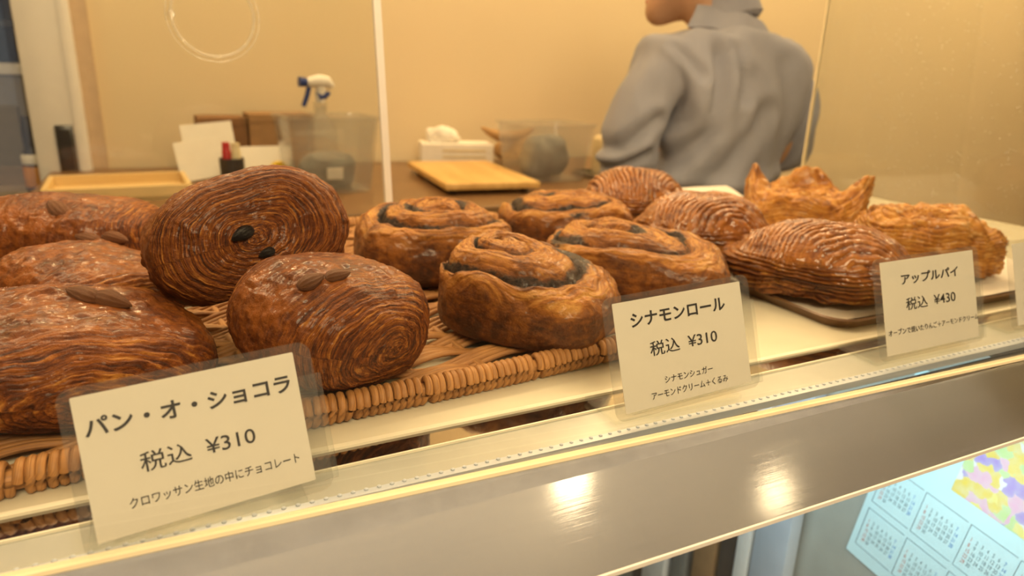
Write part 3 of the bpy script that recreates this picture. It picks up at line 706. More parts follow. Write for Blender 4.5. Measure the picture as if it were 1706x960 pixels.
# ------------------------------------------------------------------ wicker basket
def tubes_np(lines, r, n):
    """sweep many polylines (each K x 3) into one set of vertices and faces"""
    vs, fs, la, base = [], [], [], 0
    for L_ in lines:
        L_ = np.asarray(L_); t = np.gradient(L_, axis=0); t /= np.linalg.norm(t, axis=1)[:, None]
        up = np.array([0, 0, 1.0]); a = np.cross(t, up); nn = np.linalg.norm(a, axis=1); a[nn < 1e-4] = (1, 0, 0); a /= np.linalg.norm(a, axis=1)[:, None]; b = np.cross(a, t)
        q = np.linspace(0, 2 * math.pi, n, endpoint=False)
        ring = L_[:, None, :] + r * (np.cos(q)[None, :, None] * a[:, None, :] + np.sin(q)[None, :, None] * b[:, None, :])
        vs.append(ring.reshape(-1, 3)); fs.append(gridfaces(len(L_), n) + base); base += len(L_) * n
        s = np.concatenate([[0], np.cumsum(np.linalg.norm(np.diff(L_, axis=0), axis=1))])
        Sg, Qg = np.meshgrid(s, q, indexing='ij'); la.append(np.stack([Qg * 4.5, Sg * 30, np.full_like(Sg, base * 0.37)], -1).reshape(-1, 3))
    return np.concatenate(vs), np.concatenate(fs), np.concatenate(la)
bk = empty('wicker_basket', (0.425, 0.397, Z0), math.radians(4.66))
tag(bk, 'flat woven cane basket with a coiled rim, holding the chocolate pastries and cinnamon rolls', 'basket')
BX0, BX1, BD, RC = -1.05, 0.0, 0.475, 0.09
def xlim(y):                                  # rounded right-hand corners
    d = 0.0
    for yy in (y, BD - y):
        if yy < RC: d = max(d, RC - math.sqrt(max(0, RC * RC - (RC - yy) ** 2)))
    return BX1 - d
lines = []
pitch = 0.0043
for k in range(int((BD - 0.016) / pitch)):
    y = 0.012 + k * pitch; x1 = xlim(y) - 0.008
    xs = np.arange(BX0 + 0.3, x1, 0.0055)
    ph = math.pi * (k // 4)
    z = 0.0050 + 0.0042 * np.sin(math.pi * xs / 0.048 + ph + 0.35 * (k % 4)) + 0.0006 * np.sin(xs * 61 + k)
    lines.append(np.stack([xs, y + 0.0011 * np.cos(math.pi * xs / 0.048 + ph) + 0.0005 * np.sin(xs * 37 + k * 2.1), z], -1))
v, f, la = tubes_np(lines, 0.00225, 7)
me = npmesh('woven_base', v, f); attr(me, 'lay', la); link('woven_base', me, M['wicker'], bk, True)
st = []
for k in range(16):
    x = BX1 - 0.03 - 0.048 * k
    if x < BX0 + 0.3: break
    st.append(np.stack([np.full(40, x + 0.024), np.linspace(0.01, BD - 0.01, 40), np.full(40, 0.0040)], -1))
v, f, la = tubes_np(st, 0.003, 8); me = npmesh('stave', v, f); attr(me, 'lay', la); link('stave', me, M['wicker'], bk, True)
# rim path: front edge, right corners, back edge
rp = [(x, 0.0) for x in np.linspace(BX0 + 0.3, BX1 - RC, 60)] + [(BX1 - RC + RC * math.sin(t), RC - RC * math.cos(t)) for t in np.linspace(0.05, math.pi / 2, 14)]
rp += [(BX1, y) for y in np.linspace(RC + 0.01, BD - RC - 0.01, 20)] + [(BX1 - RC + RC * math.cos(t), BD - RC + RC * math.sin(t)) for t in np.linspace(0, math.pi / 2, 14)]
rp += [(x, BD) for x in np.linspace(BX1 - RC - 0.005, BX0 + 0.3, 60)]
rp = np.array(rp); rs = np.concatenate([[0], np.cumsum(np.linalg.norm(np.diff(rp, axis=0), axis=1))])
ss = np.arange(0, rs[-1], 0.004)
core = np.stack([np.interp(ss, rs, rp[:, 0]), np.interp(ss, rs, rp[:, 1]), np.full(len(ss), 0.0085) + 0.0007 * np.sin(ss * 23)], -1)
v, f, la = tubes_np([core], 0.0052, 10); me = npmesh('rim_core', v, f); attr(me, 'lay', la); link('rim_core', me, M['wicker'], bk, True)
wp, segs = 0.0046, []
rr = np.random.RandomState(3)
s0 = 0.0
while s0 < rs[-1] - 0.12:
    nt = rr.randint(10, 20)
    a = np.linspace(0, 2 * math.pi * nt, nt * 18)
    sl = s0 + a / (2 * math.pi) * wp + 0.0004 * np.sin(a * 0.37)
    cx_, cy_ = np.interp(sl, rs, rp[:, 0]), np.interp(sl, rs, rp[:, 1])
    dx, dy = np.interp(sl + 0.002, rs, rp[:, 0]) - cx_, np.interp(sl + 0.002, rs, rp[:, 1]) - cy_
    ln = np.hypot(dx, dy); nx, ny = dy / ln, -dx / ln
    ra, rb = 0.0066, 0.0068
    segs.append(np.stack([cx_ + nx * ra * np.cos(a), cy_ + ny * ra * np.cos(a), 0.0093 + 0.0007 * np.sin(sl * 23) + rb * np.sin(a)], -1))
    s0 = sl[-1] + wp * rr.uniform(0.35, 0.8)
v, f, la = tubes_np(segs, 0.00245, 8); la[:, 1] *= 1.0
me = npmesh('rim_binding', v, f); attr(me, 'lay', la); link('rim_binding', me, M['wicker'], bk, True)

# ------------------------------------------------------------------ pie tray and its paper
tr = empty('pie_tray', (0.485, 0.362, Z0)); tag(tr, 'thin dark brown tray with rounded corners under the pies', 'tray')
def traymesh():
    w, d = 0.37, 0.50
    b = bmesh.new(); rings = []
    for (o_, z) in ((0.006, 0.0), (0.0, 0.0085), (0.0016, 0.0098), (0.0036, 0.0085), (0.010, 0.0035)):
        rings.append([b.verts.new((x, y, z)) for x, y in rrect(o_, o_, w - o_, d - o_, 0.022 - o_ * 0.5, 6)])
    for A, B in zip(rings, rings[1:]):
        for i in range(len(A)): b.faces.new((A[i], A[(i + 1) % len(A)], B[(i + 1) % len(A)], B[i]))
    b.faces.new(rings[0][::-1]); b.faces.new(rings[-1]); me = bpy.data.meshes.new('tray_body'); b.to_mesh(me); b.free(); return me
o = link('tray_body', traymesh(), M['tray'], tr, True); o.data.set_sharp_from_angle(angle=math.radians(50))
def liner():
    nx, ny = 50, 70
    X, Y = np.meshgrid(np.linspace(0.498, 0.845, nx), np.linspace(0.376, 0.90, ny), indexing='ij')
    q = np.stack([X.ravel(), Y.ravel(), np.zeros(X.size)], -1)
    z = 0.0048 + 0.0006 * fbm(q, 25, 2, 4)
    z = z + 0.020 * sstep(0.80, 0.90, q[:, 1]) ** 1.5 + 0.010 * sstep(0.80, 0.845, q[:, 0]) * sstep(0.9, 0.40, q[:, 1])
    q[:, 2] = z + Z0
    me = npmesh('paper_sheet', np.concatenate([q, q + [0, 0, -0.0004]]), np.concatenate([gridfaces(nx, ny, False), gridfaces(nx, ny, False)[:, ::-1] + len(q)]))
    return tag(link('paper_sheet', me, M['paperliner'], None, True), 'pale baking paper lying between the brown tray and the pies', 'baking paper')
liner()

# ------------------------------------------------------------------ back counter and what stands on it
KZ = 0.92
ct = empty('back_counter', (1.0, 1.72, 0)); tag(ct, 'dark brown wooden work counter along the back wall', 'counter')
MB().box((-0.44, 0.0, KZ - 0.015), (1.68, 0.76, 0.03), bev=0.003).build('worktop', M['dark_wood'], ct)
MB().box((-0.44, 0.02, (KZ - 0.03) / 2), (1.64, 0.68, KZ - 0.03)).build('counter_body', M['dark_wood'], ct)

def open_tray(name, label, x, y, w, d, h, rz, mat, t=0.010):
    r = empty(name, (x, y, KZ), rz); tag(r, label, 'tray')
    MB().box((0, 0, 0.004), (w, d, 0.008)).build('bottom', mat, r)
    for sx in (-1, 1): MB().box((sx * (w / 2 - t / 2), 0, h / 2), (t, d, h), bev=0.001).build('side_board', mat, r)
    for sy in (-1, 1): MB().box((0, sy * (d / 2 - t / 2), h / 2), (w - 2 * t, t, h), bev=0.001).build('front_board', mat, r)
open_tray('wooden_tray', 'long pale wooden tray at the left end of the back counter, beside the sliding door', -0.108, 1.69, 0.268, 0.20, 0.030, 0.05, M['pale_wood'])

bd = empty('cutting_board', (0.688, 1.665, KZ + 0.021), math.radians(-5))
tag(bd, 'yellow bamboo board on the back counter, in front of the tissue box', 'cutting board')
MB().box((0, 0, 0), (0.235, 0.40, 0.016), bev=0.004).build('board', M['bamboo'], bd, True)
for sx in (-1, 1):
    for sy in (-1, 1): MB().lathe([(0.008, -0.021), (0.009, -0.008)], (sx * 0.09, sy * 0.16, 0), 12).build('rubber_foot', M['black'], bd)

def bin_(label, x, y, w, d, h, rz, extra, bot=0.82):
    r = empty('clear_bin', (x, y, KZ), rz); tag(r, label, 'plastic bin')
    b = bmesh.new()
    def ringv(s, z, o=0): return [b.verts.new((px, py, z)) for px, py in rrect(-w / 2 * s + o, -d / 2 * s + o, w / 2 * s - o, d / 2 * s - o, 0.02, 5)]
    R_ = [ringv(bot, 0.0), ringv(bot + 0.02, 0.004), ringv(0.985, h * 0.95), ringv(1.03, h * 0.955), ringv(1.03, h), ringv(1.0, h, 0.003), ringv(0.98, h * 0.95, 0.003), ringv(bot + 0.02, 0.007, 0.003)]
    for A, B in zip(R_, R_[1:]):
        for i in range(len(A)): b.faces.new((A[i], A[(i + 1) % len(A)], B[(i + 1) % len(A)], B[i]))
    b.faces.new(R_[0][::-1]); b.faces.new(R_[-1]); me = bpy.data.meshes.new('bin_body'); b.to_mesh(me); b.free()
    o = link('bin_body', me, M['bin'], r, True); me.set_sharp_from_angle(angle=math.radians(45))
    return r
def lumpy(name, c, dims, seed, mat, parent=None, amp=0.18, nu=30, nv=40, e=0.6):
    P0, n, R, T, Z, Q = dome_base(dims[0], dims[1], dims[2] * 0.6, dims[2] * 0.4, e, 0.6, 0.4, nu, nv)
    P1 = P0 + n * (amp * min(dims) * fbm(P0, 1.6 / max(dims), 3, seed))[:, None]; P1[:, 2] += dims[2] * 0.4
    me = npmesh(name, P1, gridfaces(nu, nv)); o = link(name, me, mat, parent, True); o.location = c; return o
bin_('tall clear plastic bin with grey things inside, left of the pale upright strip of reflection', 0.322, 1.64, 0.205, 0.165, 0.170, 0.1, 1)
o = lumpy('folded_cloth', (0.325, 1.65, KZ + 0.008), (0.062, 0.045, 0.075), 3, M['greyitem']); tag(o, 'dark grey folded cloth inside the left clear bin', 'cloth')
o = MB().box((0.328, 1.586, KZ + 0.044), (0.036, 0.003, 0.026), bev=0.001).build('white_label', M['tissue']); tag(o, 'small white slip of paper inside the left clear bin', 'paper slip')
bin_('clear plastic bin right of the tissue box, with dark grey things inside', 0.912, 1.675, 0.212, 0.19, 0.150, 0.05, 2)
o = lumpy('folded_cloth', (0.912, 1.675, KZ + 0.010), (0.058, 0.052, 0.105), 9, M['greyitem']); tag(o, 'dark grey bundle of cloth inside the right clear bin', 'cloth')

# spray bottle behind the left bin
sb = empty('spray_bottle', (0.343, 1.80, KZ - 0.0005), math.radians(8)); tag(sb, 'spray bottle with a white head and dark blue nozzle and trigger', 'spray bottle')
MB().lathe([(0.030, 0), (0.036, 0.004), (0.037, 0.11), (0.034, 0.13), (0.018, 0.155), (0.013, 0.165), (0.013, 0.18)], (0, 0, 0), 24).build('bottle', M['bin'], sb, True)
MB().lathe([(0.016, 0.168), (0.0165, 0.19), (0.012, 0.192)], (0, 0, 0), 18).build('collar', M['bin'], sb, True)
hd = MB(); hd.tube([(0.033, 0, 0.228), (0.020, 0, 0.238), (0.0, 0, 0.240), (-0.020, 0, 0.238), (-0.034, 0, 0.236)], [0.008, 0.0165, 0.0185, 0.0145, 0.0095], 16, True, 0.9)
hd.tube([(0.0, 0, 0.190), (0.004, 0, 0.235)], [0.011, 0.014], 14); hd.build('spray_head', M['tissue'], sb, True)
MB().tube([(-0.031, 0, 0.237), (-0.050, 0, 0.238)], [0.0105, 0.0125], 14).build('nozzle', M['navy'], sb, True)
MB().tube([(-0.026, 0, 0.226), (-0.032, 0, 0.205), (-0.042, 0, 0.180)], [0.006, 0.0062, 0.0055], 10).build('trigger', M['navy'], sb, True)
MB().tube([(0.026, 0, 0.212), (0.010, 0, 0.207), (-0.006, 0, 0.202)], [0.004, 0.012, 0.014], 12).build('trigger_neck', M['navy'], sb, True)

# boxes, papers, pen cup
def carton(label, c, d, rz, mat):
    r = empty('cardboard_box', c, rz); tag(r, label, 'box')
    MB().box((0, 0, d[2] / 2), d, bev=0.002).build('box_body', M[mat], r)
    MB().box((0, -d[1] / 2 - 0.0008, d[2] * 0.93), (d[0] * 0.99, 0.0016, d[2] * 0.12)).build('flap', M[mat], r)
carton('dark brown cardboard box against the back wall, behind the leaning white papers', (0.122, 2.02, KZ), (0.118, 0.12, 0.140), 0.03, 'card_dark')
carton('lighter brown cardboard box behind the left clear bin', (0.268, 2.01, KZ), (0.165, 0.12, 0.150), 0.03, 'card_mid')
def sheet(label, p, w, h, lean, rz, t=0.004, ry=0.0):
    o = MB().box((0, 0, h / 2), (w, t, h), bev=0.0008).build('paper_pad', M['tissue']); o.location = p; o.rotation_euler = (-lean, ry, rz)
    return tag(o, label, 'paper', 'white papers left of the clear bin')
sheet('white paper pad leaning against the dark cardboard box, tallest of the papers', (0.092, 1.885, KZ + 0.007), 0.120, 0.128, 0.30, -0.05, 0.012, -0.10)
sheet('white paper sheet leaning low in front, left of the dark pen cup', (0.075, 1.80, KZ + 0.011), 0.125, 0.095, 0.35, -0.10, 0.004, -0.16)
sheet('white paper leaning between the pen cup and the left clear bin', (0.215, 1.84, KZ + 0.001), 0.125, 0.080, 0.35, 0.05, 0.010)
pc = empty('pen_cup', (0.120, 1.70, KZ)); tag(pc, 'dark brown cup holding a red and a cream marker', 'pen cup')
MB().lathe([(0.024, 0), (0.025, 0.003), (0.027, 0.070), (0.0245, 0.070), (0.022, 0.006)], (0, 0, 0), 4 * 6).build('cup_body', M['dark'], pc, True)
for nm, x, r, hgt, m_, lab in (('marker', -0.010, 0.0095, 0.098, 'red', 'red marker standing in the dark pen cup'), ('marker', 0.010, 0.011, 0.096, 'beige', 'cream coloured marker standing in the dark pen cup')):
    o = MB().lathe([(r * 0.9, 0), (r, 0.002), (r, hgt * 0.8), (r * 0.9, hgt * 0.82), (r * 0.85, hgt)], (0, 0, 0), 14).build(nm, M[m_], None, True); o.location = (0.120 + x, 1.70, KZ + 0.007); tag(o, lab, 'marker')
o = MB().box((0, 0, 0.012), (0.11, 0.05, 0.024), bev=0.006).build('hole_punch', M['black'], None, True); o.location = (0.205, 1.74, KZ); o.rotation_euler = (0, 0, -0.5); tag(o, 'black stationery tool lying right of the pen cup', 'stationery')
y = empty('tape_roll', (0.232, 1.76, KZ + 0.026), 0.3); tag(y, 'yellow round tape roll beside the left clear bin', 'tape')
MB().lathe([(0.015, -0.010), (0.026, -0.010), (0.026, 0.010), (0.015, 0.010)], (0, 0, 0), 24, Matrix.Rotation(math.radians(90), 4, 'X')).build('roll', M['yellow'], y, True)

# tissue box with crumpled tissue
tb = empty('tissue_box', (0.775, 1.985, KZ), math.radians(-14)); tag(tb, 'white tissue box with crumpled tissue on top, behind the bamboo board', 'tissue box')
MB().box((0, 0, 0.034), (0.215, 0.105, 0.068), bev=0.003).build('carton', M['tissue'], tb)
for k in range(2): MB().box((0.02, -0.0533, 0.030 + 0.018 * k), (0.13, 0.0012, 0.007)).build('printed_band', M['beige'], tb)
lumpy('tissue', (-0.04, 0, 0.064), (0.045, 0.035, 0.045), 5, M['tissue'], tb, 0.35)
o = lumpy('paper_bag', (1.010, 1.995, KZ + 0.012), (0.09, 0.05, 0.070), 12, M['tanbag'], None, 0.3); tag(o, 'crumpled tan paper bag right of the tissue box', 'paper bag')
# curved tan bowls
def banana(label, c, s, rz):
    m = MB(); m.tube([(s * x, 0, 0.035 + 0.33 * s * (x * x)) for x in np.linspace(-1, 1, 15)], [0.005 + 0.017 * (1 - abs(x) ** 2.2) for x in np.linspace(-1, 1, 15)], 12, True, 0.8)
    o = m.build('wooden_scoop', M['tanbag'], None, True); o.location = c; o.rotation_euler = (0, 0, rz); return tag(o, label, 'scoop')
banana('curved brown wooden scoop lying on the crumpled bag by the wall', (0.925, 1.93, KZ + 0.052), 0.085, -0.1)
# tape dispenser and steel tray beside the worker
td = empty('label_machine', (1.105, 1.63, KZ + 0.0065)); tag(td, 'cream counter machine with a black slot, just left of the person', 'machine')
MB().box((0, 0, 0.055), (0.085, 0.10, 0.110), bev=0.016, seg=4).build('machine_body', M['beige'], td, True)
MB().tube([(-0.030, -0.01, 0.116), (0.034, -0.01, 0.116)], 0.020, 16).build('roll_cover', M['beige'], td, True)
MB().box((0.010, -0.051, 0.082), (0.060, 0.006, 0.020), bev=0.002).build('slot', M['black'], td)
s_ = empty('steel_tray', (1.185, 1.60, KZ)); tag(s_, 'grey metal tray under the cream machine beside the person', 'tray')
MB().box((0, 0, 0.003), (0.30, 0.26, 0.006), bev=0.001).build('tray_base', M['steel'], s_)
for sx in (-1, 1): MB().box((sx * 0.147, 0, 0.009), (0.006, 0.26, 0.010)).build('tray_rim', M['steel'], s_)
for sy in (-1, 1): MB().box((0, sy * 0.127, 0.009), (0.288, 0.006, 0.010)).build('tray_rim', M['steel'], s_)

# ------------------------------------------------------------------ storeroom seen past the sliding door
cb = empty('storeroom_cabinet', (-0.60, 2.80, 0)); tag(cb, 'grey storeroom cabinet beyond the open sliding door', 'cabinet')
MB().box((0, 0, 0.57), (0.46, 0.5, 1.14), bev=0.004).build('cabinet_body', M['grey_cab'], cb)
MB().box((0.0, -0.256, 0.55), (0.40, 0.012, 1.0), bev=0.003).build('door', M['grey_cab'], cb)
MB().box((0, 0, 1.155), (0.48, 0.52, 0.03), bev=0.003).build('worktop', M['white'], cb)
sh = empty('storage_rack', (-0.60, 2.95, 1.17)); tag(sh, 'dark rack on the storeroom cabinet with packed boxes', 'rack')
for x in (-0.2, 0.2): MB().box((x, 0, 0.5), (0.03, 0.3, 1.0)).build('post', M['grey_cab'], sh)
for z in (0.12, 0.40, 0.68): MB().box((0, 0, z), (0.42, 0.3, 0.02)).build('shelf', M['dark'], sh)
for lab, x, z, d, mt in (('dark carton on the middle rack shelf in the storeroom', -0.02, 0.13, (0.30, 0.2, 0.22), 'dark'), ('greyish carton on the upper rack shelf in the storeroom', 0.0, 0.41, (0.32, 0.2, 0.2), 'greyitem')):
    r = empty('storage_carton', (-0.60 + x, 2.93, 1.17 + z)); tag(r, lab, 'carton')
    MB().box((0, 0, d[2] / 2), d, bev=0.004).build('carton_body', M[mt], r); MB().box((0, 0, d[2] + 0.004), (d[0] * 1.03, d[1] * 1.03, 0.008)).build('lid', M[mt], r)
bt = empty('sauce_bottle', (-0.325, 2.16, KZ - 0.06)); tag(bt, 'dark bottle with a pale cap and orange label beside the door edge', 'bottle')
MB().lathe([(0.024, 0), (0.026, 0.004), (0.026, 0.085), (0.020, 0.10), (0.011, 0.125), (0.011, 0.16)], (0, 0, 0), 20).build('bottle_body', M['dark'], bt, True)
MB().lathe([(0.0265, 0.012), (0.0268, 0.013), (0.0268, 0.062), (0.0265, 0.063)], (0, 0, 0), 20).build('bottle_label', M['orange'], bt, True)
MB().lathe([(0.0268, 0.070), (0.027, 0.071), (0.027, 0.090), (0.024, 0.094)], (0, 0, 0), 20).build('neck_band', M['tissue'], bt, True)
MB().lathe([(0.016, 0.105), (0.017, 0.15), (0.012, 0.185), (0.008, 0.19)], (0, 0, 0), 18).build('bottle_cap', M['dark'], bt, True)
st_ = empty('storeroom_stand', (-0.36, 2.20, 0)); tag(st_, 'narrow grey stand under the bottle behind the door edge', 'stand')
MB().box((0, 0, KZ - 0.07), (0.16, 0.14, 0.02), bev=0.003).build('stand_top', M['grey_cab'], st_)
for sx in (-1, 1):
    for sy in (-1, 1): MB().box((sx * 0.065, sy * 0.055, (KZ - 0.08) / 2), (0.02, 0.02, KZ - 0.08)).build('leg', M['grey_cab'], st_)

# ------------------------------------------------------------------ leaflet inside the refrigerated half
def leaflet():
    r = empty('leaflet'); tag(r, 'pale blue leaflet with calendar grids and a colourful flower photo, inside the lower case', 'leaflet')
    # local x runs towards the viewer along the divider panel, local y up
    o0 = Vector((0.6245, 0.409, Z0 - 0.29)); ex = Vector((0, -0.90, 0.0)); ez = Vector((0, 0, 1))
    a = math.radians(-8)
    X_ = Vector((0, -math.cos(a), math.sin(a))); Y_ = Vector((0, math.sin(a) * -1 * -1, math.cos(a)))
    Y_ = Vector((0, math.sin(a), math.cos(a))); N_ = X_.cross(Y_)
    r.matrix_world = Matrix(((X_.x, Y_.x, N_.x, o0.x), (X_.y, Y_.y, N_.y, o0.y), (X_.z, Y_.z, N_.z, o0.z), (0, 0, 0, 1)))
    Wd, Hd = 0.19, 0.235
    MB().box((Wd / 2, Hd / 2, 0), (Wd, Hd, 0.0008)).build('sheet', M['cyanpaper'], r)
    fl = MB().box((Wd / 2 + 0.035, Hd * 0.80, 0.0006), (Wd - 0.07, Hd * 0.40, 0.0006)).build('flower_photo', M['flowers'], r)
    txt = MB()
    rg_ = np.random.RandomState(2)
    tk = []
    for i in range(4):
        for j in range(2):
            x0, y0 = 0.010 + i * 0.045, 0.078 - j * 0.058
            f = MB()
            for (c, d) in (((x0 + 0.018, y0 + 0.0445, 0), (0.042, 0.0004, 0.0004)), ((x0 - 0.003, y0 + 0.02, 0), (0.0004, 0.049, 0.0004)), ((x0 + 0.018, y0 - 0.0045, 0), (0.042, 0.0004, 0.0004))):
                f.box((c[0], c[1], 0.0007), d)
            f.build('calendar_frame', M['paleink'], r)
            num = [['%d' % (k + 7 * w_ + 1) if k + 7 * w_ < 30 else '' for k in range(7)] for w_ in range(5)]
            for k in range(7):
                body = '\n'.join(num[w_][k] for w_ in range(5)).rstrip()
                hh = 0.030 if num[4][k] else 0.024
                link('calendar_numbers', text_mesh(body, x0 + 0.003 + k * 0.0052, y0 + 0.033 - hh / 2, 0.0036, hh, 0.0, 0.0007), M['redink'] if k == 0 else (M['blueink'] if k == 6 else M['paleink']), r)
    return r
M['cyanpaper'] = plain('pale_blue_paper', (0.62, 0.85, 0.88), 0.6, var=0.02)
M['paleink'] = plain('grey_ink', (0.16, 0.22, 0.26), 0.6)
M['redink'] = plain('red_ink', (0.62, 0.20, 0.16), 0.6)
M['blueink'] = plain('blue_ink', (0.10, 0.28, 0.62), 0.6)
def flower_mat():
    t = NT('flower_photo_print'); v = t.coord()
    vo = t.new('ShaderNodeTexVoronoi'); nd = t.new('ShaderNodeTexNoise'); t.l(v, nd.inputs['Vector']); nd.inputs['Scale'].default_value = 90; va = t.new('ShaderNodeVectorMath', operation='MULTIPLY_ADD'); t.l(nd.outputs['Color'], va.inputs[0]); va.inputs[1].default_value = (0.016, 0.016, 0); t.l(v, va.inputs[2]); t.l(va.outputs[0], vo.inputs['Vector']); vo.inputs['Scale'].default_value = 105
    s = t.new('ShaderNodeSeparateColor'); t.l(vo.outputs['Color'], s.inputs[0])
    c = t.ramp(s.outputs[0], [(0.0, (0.85, 0.62, 0.08)), (0.25, (0.80, 0.45, 0.62)), (0.45, (0.40, 0.28, 0.68)), (0.62, (0.88, 0.75, 0.20)), (0.8, (0.55, 0.72, 0.30)), (0.92, (0.85, 0.82, 0.86))], 'CONSTANT')
    n = t.noise(v, 160, 3)
    t.set(Base_Color=t.mix(t.math('MULTIPLY', vo.outputs['Distance'], 0.9, True), c, t.mix(n, (0.75, 0.80, 0.70), c)), Roughness=0.5); return t.m
M['flowers'] = flower_mat()
leaflet()

# ------------------------------------------------------------------ the worker
def skin_body(name, joints, bones, mat, parent=None, sub=2, disp=None, root=0):
    me = bpy.data.meshes.new(name); ks = list(joints); ix = {k: i for i, k in enumerate(ks)}
    me.from_pydata([joints[k][0] for k in ks], [(ix[a], ix[b]) for a, b in bones], [])
    o = bpy.data.objects.new(name, me); COL.objects.link(o)
    sk = o.modifiers.new('skin', 'SKIN'); sk.use_smooth_shade = True
    for i, k in enumerate(ks):
        r = joints[k][1]; r = r if hasattr(r, '__len__') else (r, r)
        me.skin_vertices[0].data[i].radius = r; me.skin_vertices[0].data[i].use_root = (i == root)
    s = o.modifiers.new('sub', 'SUBSURF'); s.levels = sub; s.render_levels = sub
    dg = bpy.context.evaluated_depsgraph_get(); dg.update()
    m2 = bpy.data.meshes.new_from_object(o.evaluated_get(dg)); m2.name = name
    bpy.data.objects.remove(o); bpy.data.meshes.remove(me)
    if disp:
        n = len(m2.vertices); v = np.zeros(n * 3); m2.vertices.foreach_get('co', v); v = v.reshape(-1, 3)
        nn = np.zeros(n * 3); m2.vertices.foreach_get('normal', nn); nn = nn.reshape(-1, 3)
        m2.vertices.foreach_set('co', (v + nn * disp(v)[:, None]).ravel().astype(np.float32)); m2.update()
    return link(name, m2, mat, parent, True)
def person():
    r = empty('person', (1.05, 1.17, 0)); tag(r, 'person in a grey striped shirt seen from behind, head bowed, at the back counter', 'person')
    z = lambda h: h + Z0
    J = {'pelvis': ((0.0, 0.0, z(-0.12)), (0.14, 0.10)), 'waist': ((0.0, 0.0, z(0.02)), (0.125, 0.09)), 'chest': ((0.0, 0.0, z(0.165)), (0.12, 0.085)),
         'neck0': ((0.0, 0.025, z(0.28)), 0.046), 'neck1': ((-0.015, 0.05, z(0.335)), 0.048), 'skull': ((-0.030, 0.080, z(0.415)), (0.082, 0.088)), 'crown': ((-0.030, 0.080, z(0.475)), (0.060, 0.065)),
         'jaw': ((-0.080, 0.105, z(0.345)), (0.047, 0.047)), 'chin': ((-0.112, 0.120, z(0.305)), (0.024, 0.022)), }
    B = [('pelvis', 'waist'), ('waist', 'chest'), ('chest', 'neck0'), ('neck0', 'neck1'), ('neck1', 'skull'), ('skull', 'crown'), ('skull', 'jaw'), ('jaw', 'chin')]
    for s, n in ((-1, 'l'), (1, 'r')):
        J['sh' + n] = ((s * 0.150, 0.0, z(0.215)), 0.045); J['el' + n] = ((s * (0.225 if s < 0 else 0.235), 0.01, z(0.01 if s < 0 else 0.03)), 0.042)
        wx = -0.02 if s < 0 else 0.13
        J['wr' + n] = ((s * wx + s * 0.02, 0.235, z(0.00)), 0.028); J['pa' + n] = ((s * wx, 0.31, z(-0.005)), (0.036, 0.018))
        B += [('chest', 'sh' + n), ('sh' + n, 'el' + n), ('el' + n, 'wr' + n), ('wr' + n, 'pa' + n)]
        for q in range(4):
            fx = s * wx + s * (-0.03 + 0.02 * q); ln = (0.062, 0.072, 0.068, 0.054)[q]
            J['f%s%da' % (n, q)] = ((fx, 0.345, z(-0.003)), 0.010); J['f%s%db' % (n, q)] = ((fx, 0.345 + ln * 0.55, z(-0.01)), 0.009); J['f%s%dc' % (n, q)] = ((fx, 0.345 + ln * 0.9, z(-0.032)), 0.0075)
            B += [('pa' + n, 'f%s%da' % (n, q)), ('f%s%da' % (n, q), 'f%s%db' % (n, q)), ('f%s%db' % (n, q), 'f%s%dc' % (n, q))]
        J['t%sa' % n] = ((s * (wx - 0.045), 0.285, z(-0.012)), 0.011); J['t%sb' % n] = ((s * (wx - 0.062), 0.325, z(-0.02)), 0.009)
        B += [('pa' + n, 't%sa' % n), ('t%sa' % n, 't%sb' % n)]
        J['hip' + n] = ((s * 0.085, 0.0, z(-0.20)), 0.085); J['kn' + n] = ((s * 0.09, 0.01, 0.45), 0.058); J['an' + n] = ((s * 0.09, -0.01, 0.08), 0.04); J['to' + n] = ((s * 0.10, 0.14, 0.03), (0.04, 0.025))
        B += [('pelvis', 'hip' + n), ('hip' + n, 'kn' + n), ('kn' + n, 'an' + n), ('an' + n, 'to' + n)]
    skin_body('body', J, B, M['skin'], r)
    creases = [([(-0.09, 0.245), (-0.10, 0.10), (-0.155, 0.02), (-0.17, -0.05)], 0.016, 0.013), ([(-0.055, 0.25), (-0.04, 0.16)], 0.009, 0.010), ([(0.02, 0.14), (-0.06, 0.02), (-0.11, -0.03)], 0.010, 0.016),
               ([(0.07, 0.23), (0.075, 0.02)], 0.008, 0.018), ([(0.185, 0.27), (0.205, 0.15), (0.19, 0.02)], 0.014, 0.012), ([(-0.15, -0.035), (0.0, -0.045), (0.10, -0.02)], 0.016, 0.016),
               ([(-0.20, 0.12), (-0.26, 0.06)], 0.009, 0.012), ([(-0.17, 0.25), (-0.13, 0.20)], 0.006, 0.008), ([(-0.02, 0.20), (0.03, 0.05), (0.02, -0.03)], 0.007, 0.016), ([(-0.21, 0.05), (-0.27, 0.01)], 0.009, 0.010)]
    def folds(v):
        d = 0.010 * noise(v * np.array([1, 1, 0.30]), 17, 3) + 0.004 * noise(v * np.array([1, 1, 0.5]), 34, 5)
        q = np.stack([v[:, 0], v[:, 2] - Z0], -1)
        for pts, dep, wd in creases:
            dm = np.full(len(v), 9.0)
            for A, B in zip(pts, pts[1:]):
                A, B = np.array(A), np.array(B); ab = B - A
                t = np.clip(((q - A) @ ab) / (ab @ ab), 0, 1); dm = np.minimum(dm, np.linalg.norm(q - A - t[:, None] * ab, axis=1))
            w_ = np.exp(-(dm / wd) ** 2); d = d + (v[:, 1] < 0.05) * (-dep * w_ + 0.55 * dep * np.exp(-((dm - 2 * wd) / wd) ** 2))
        return d
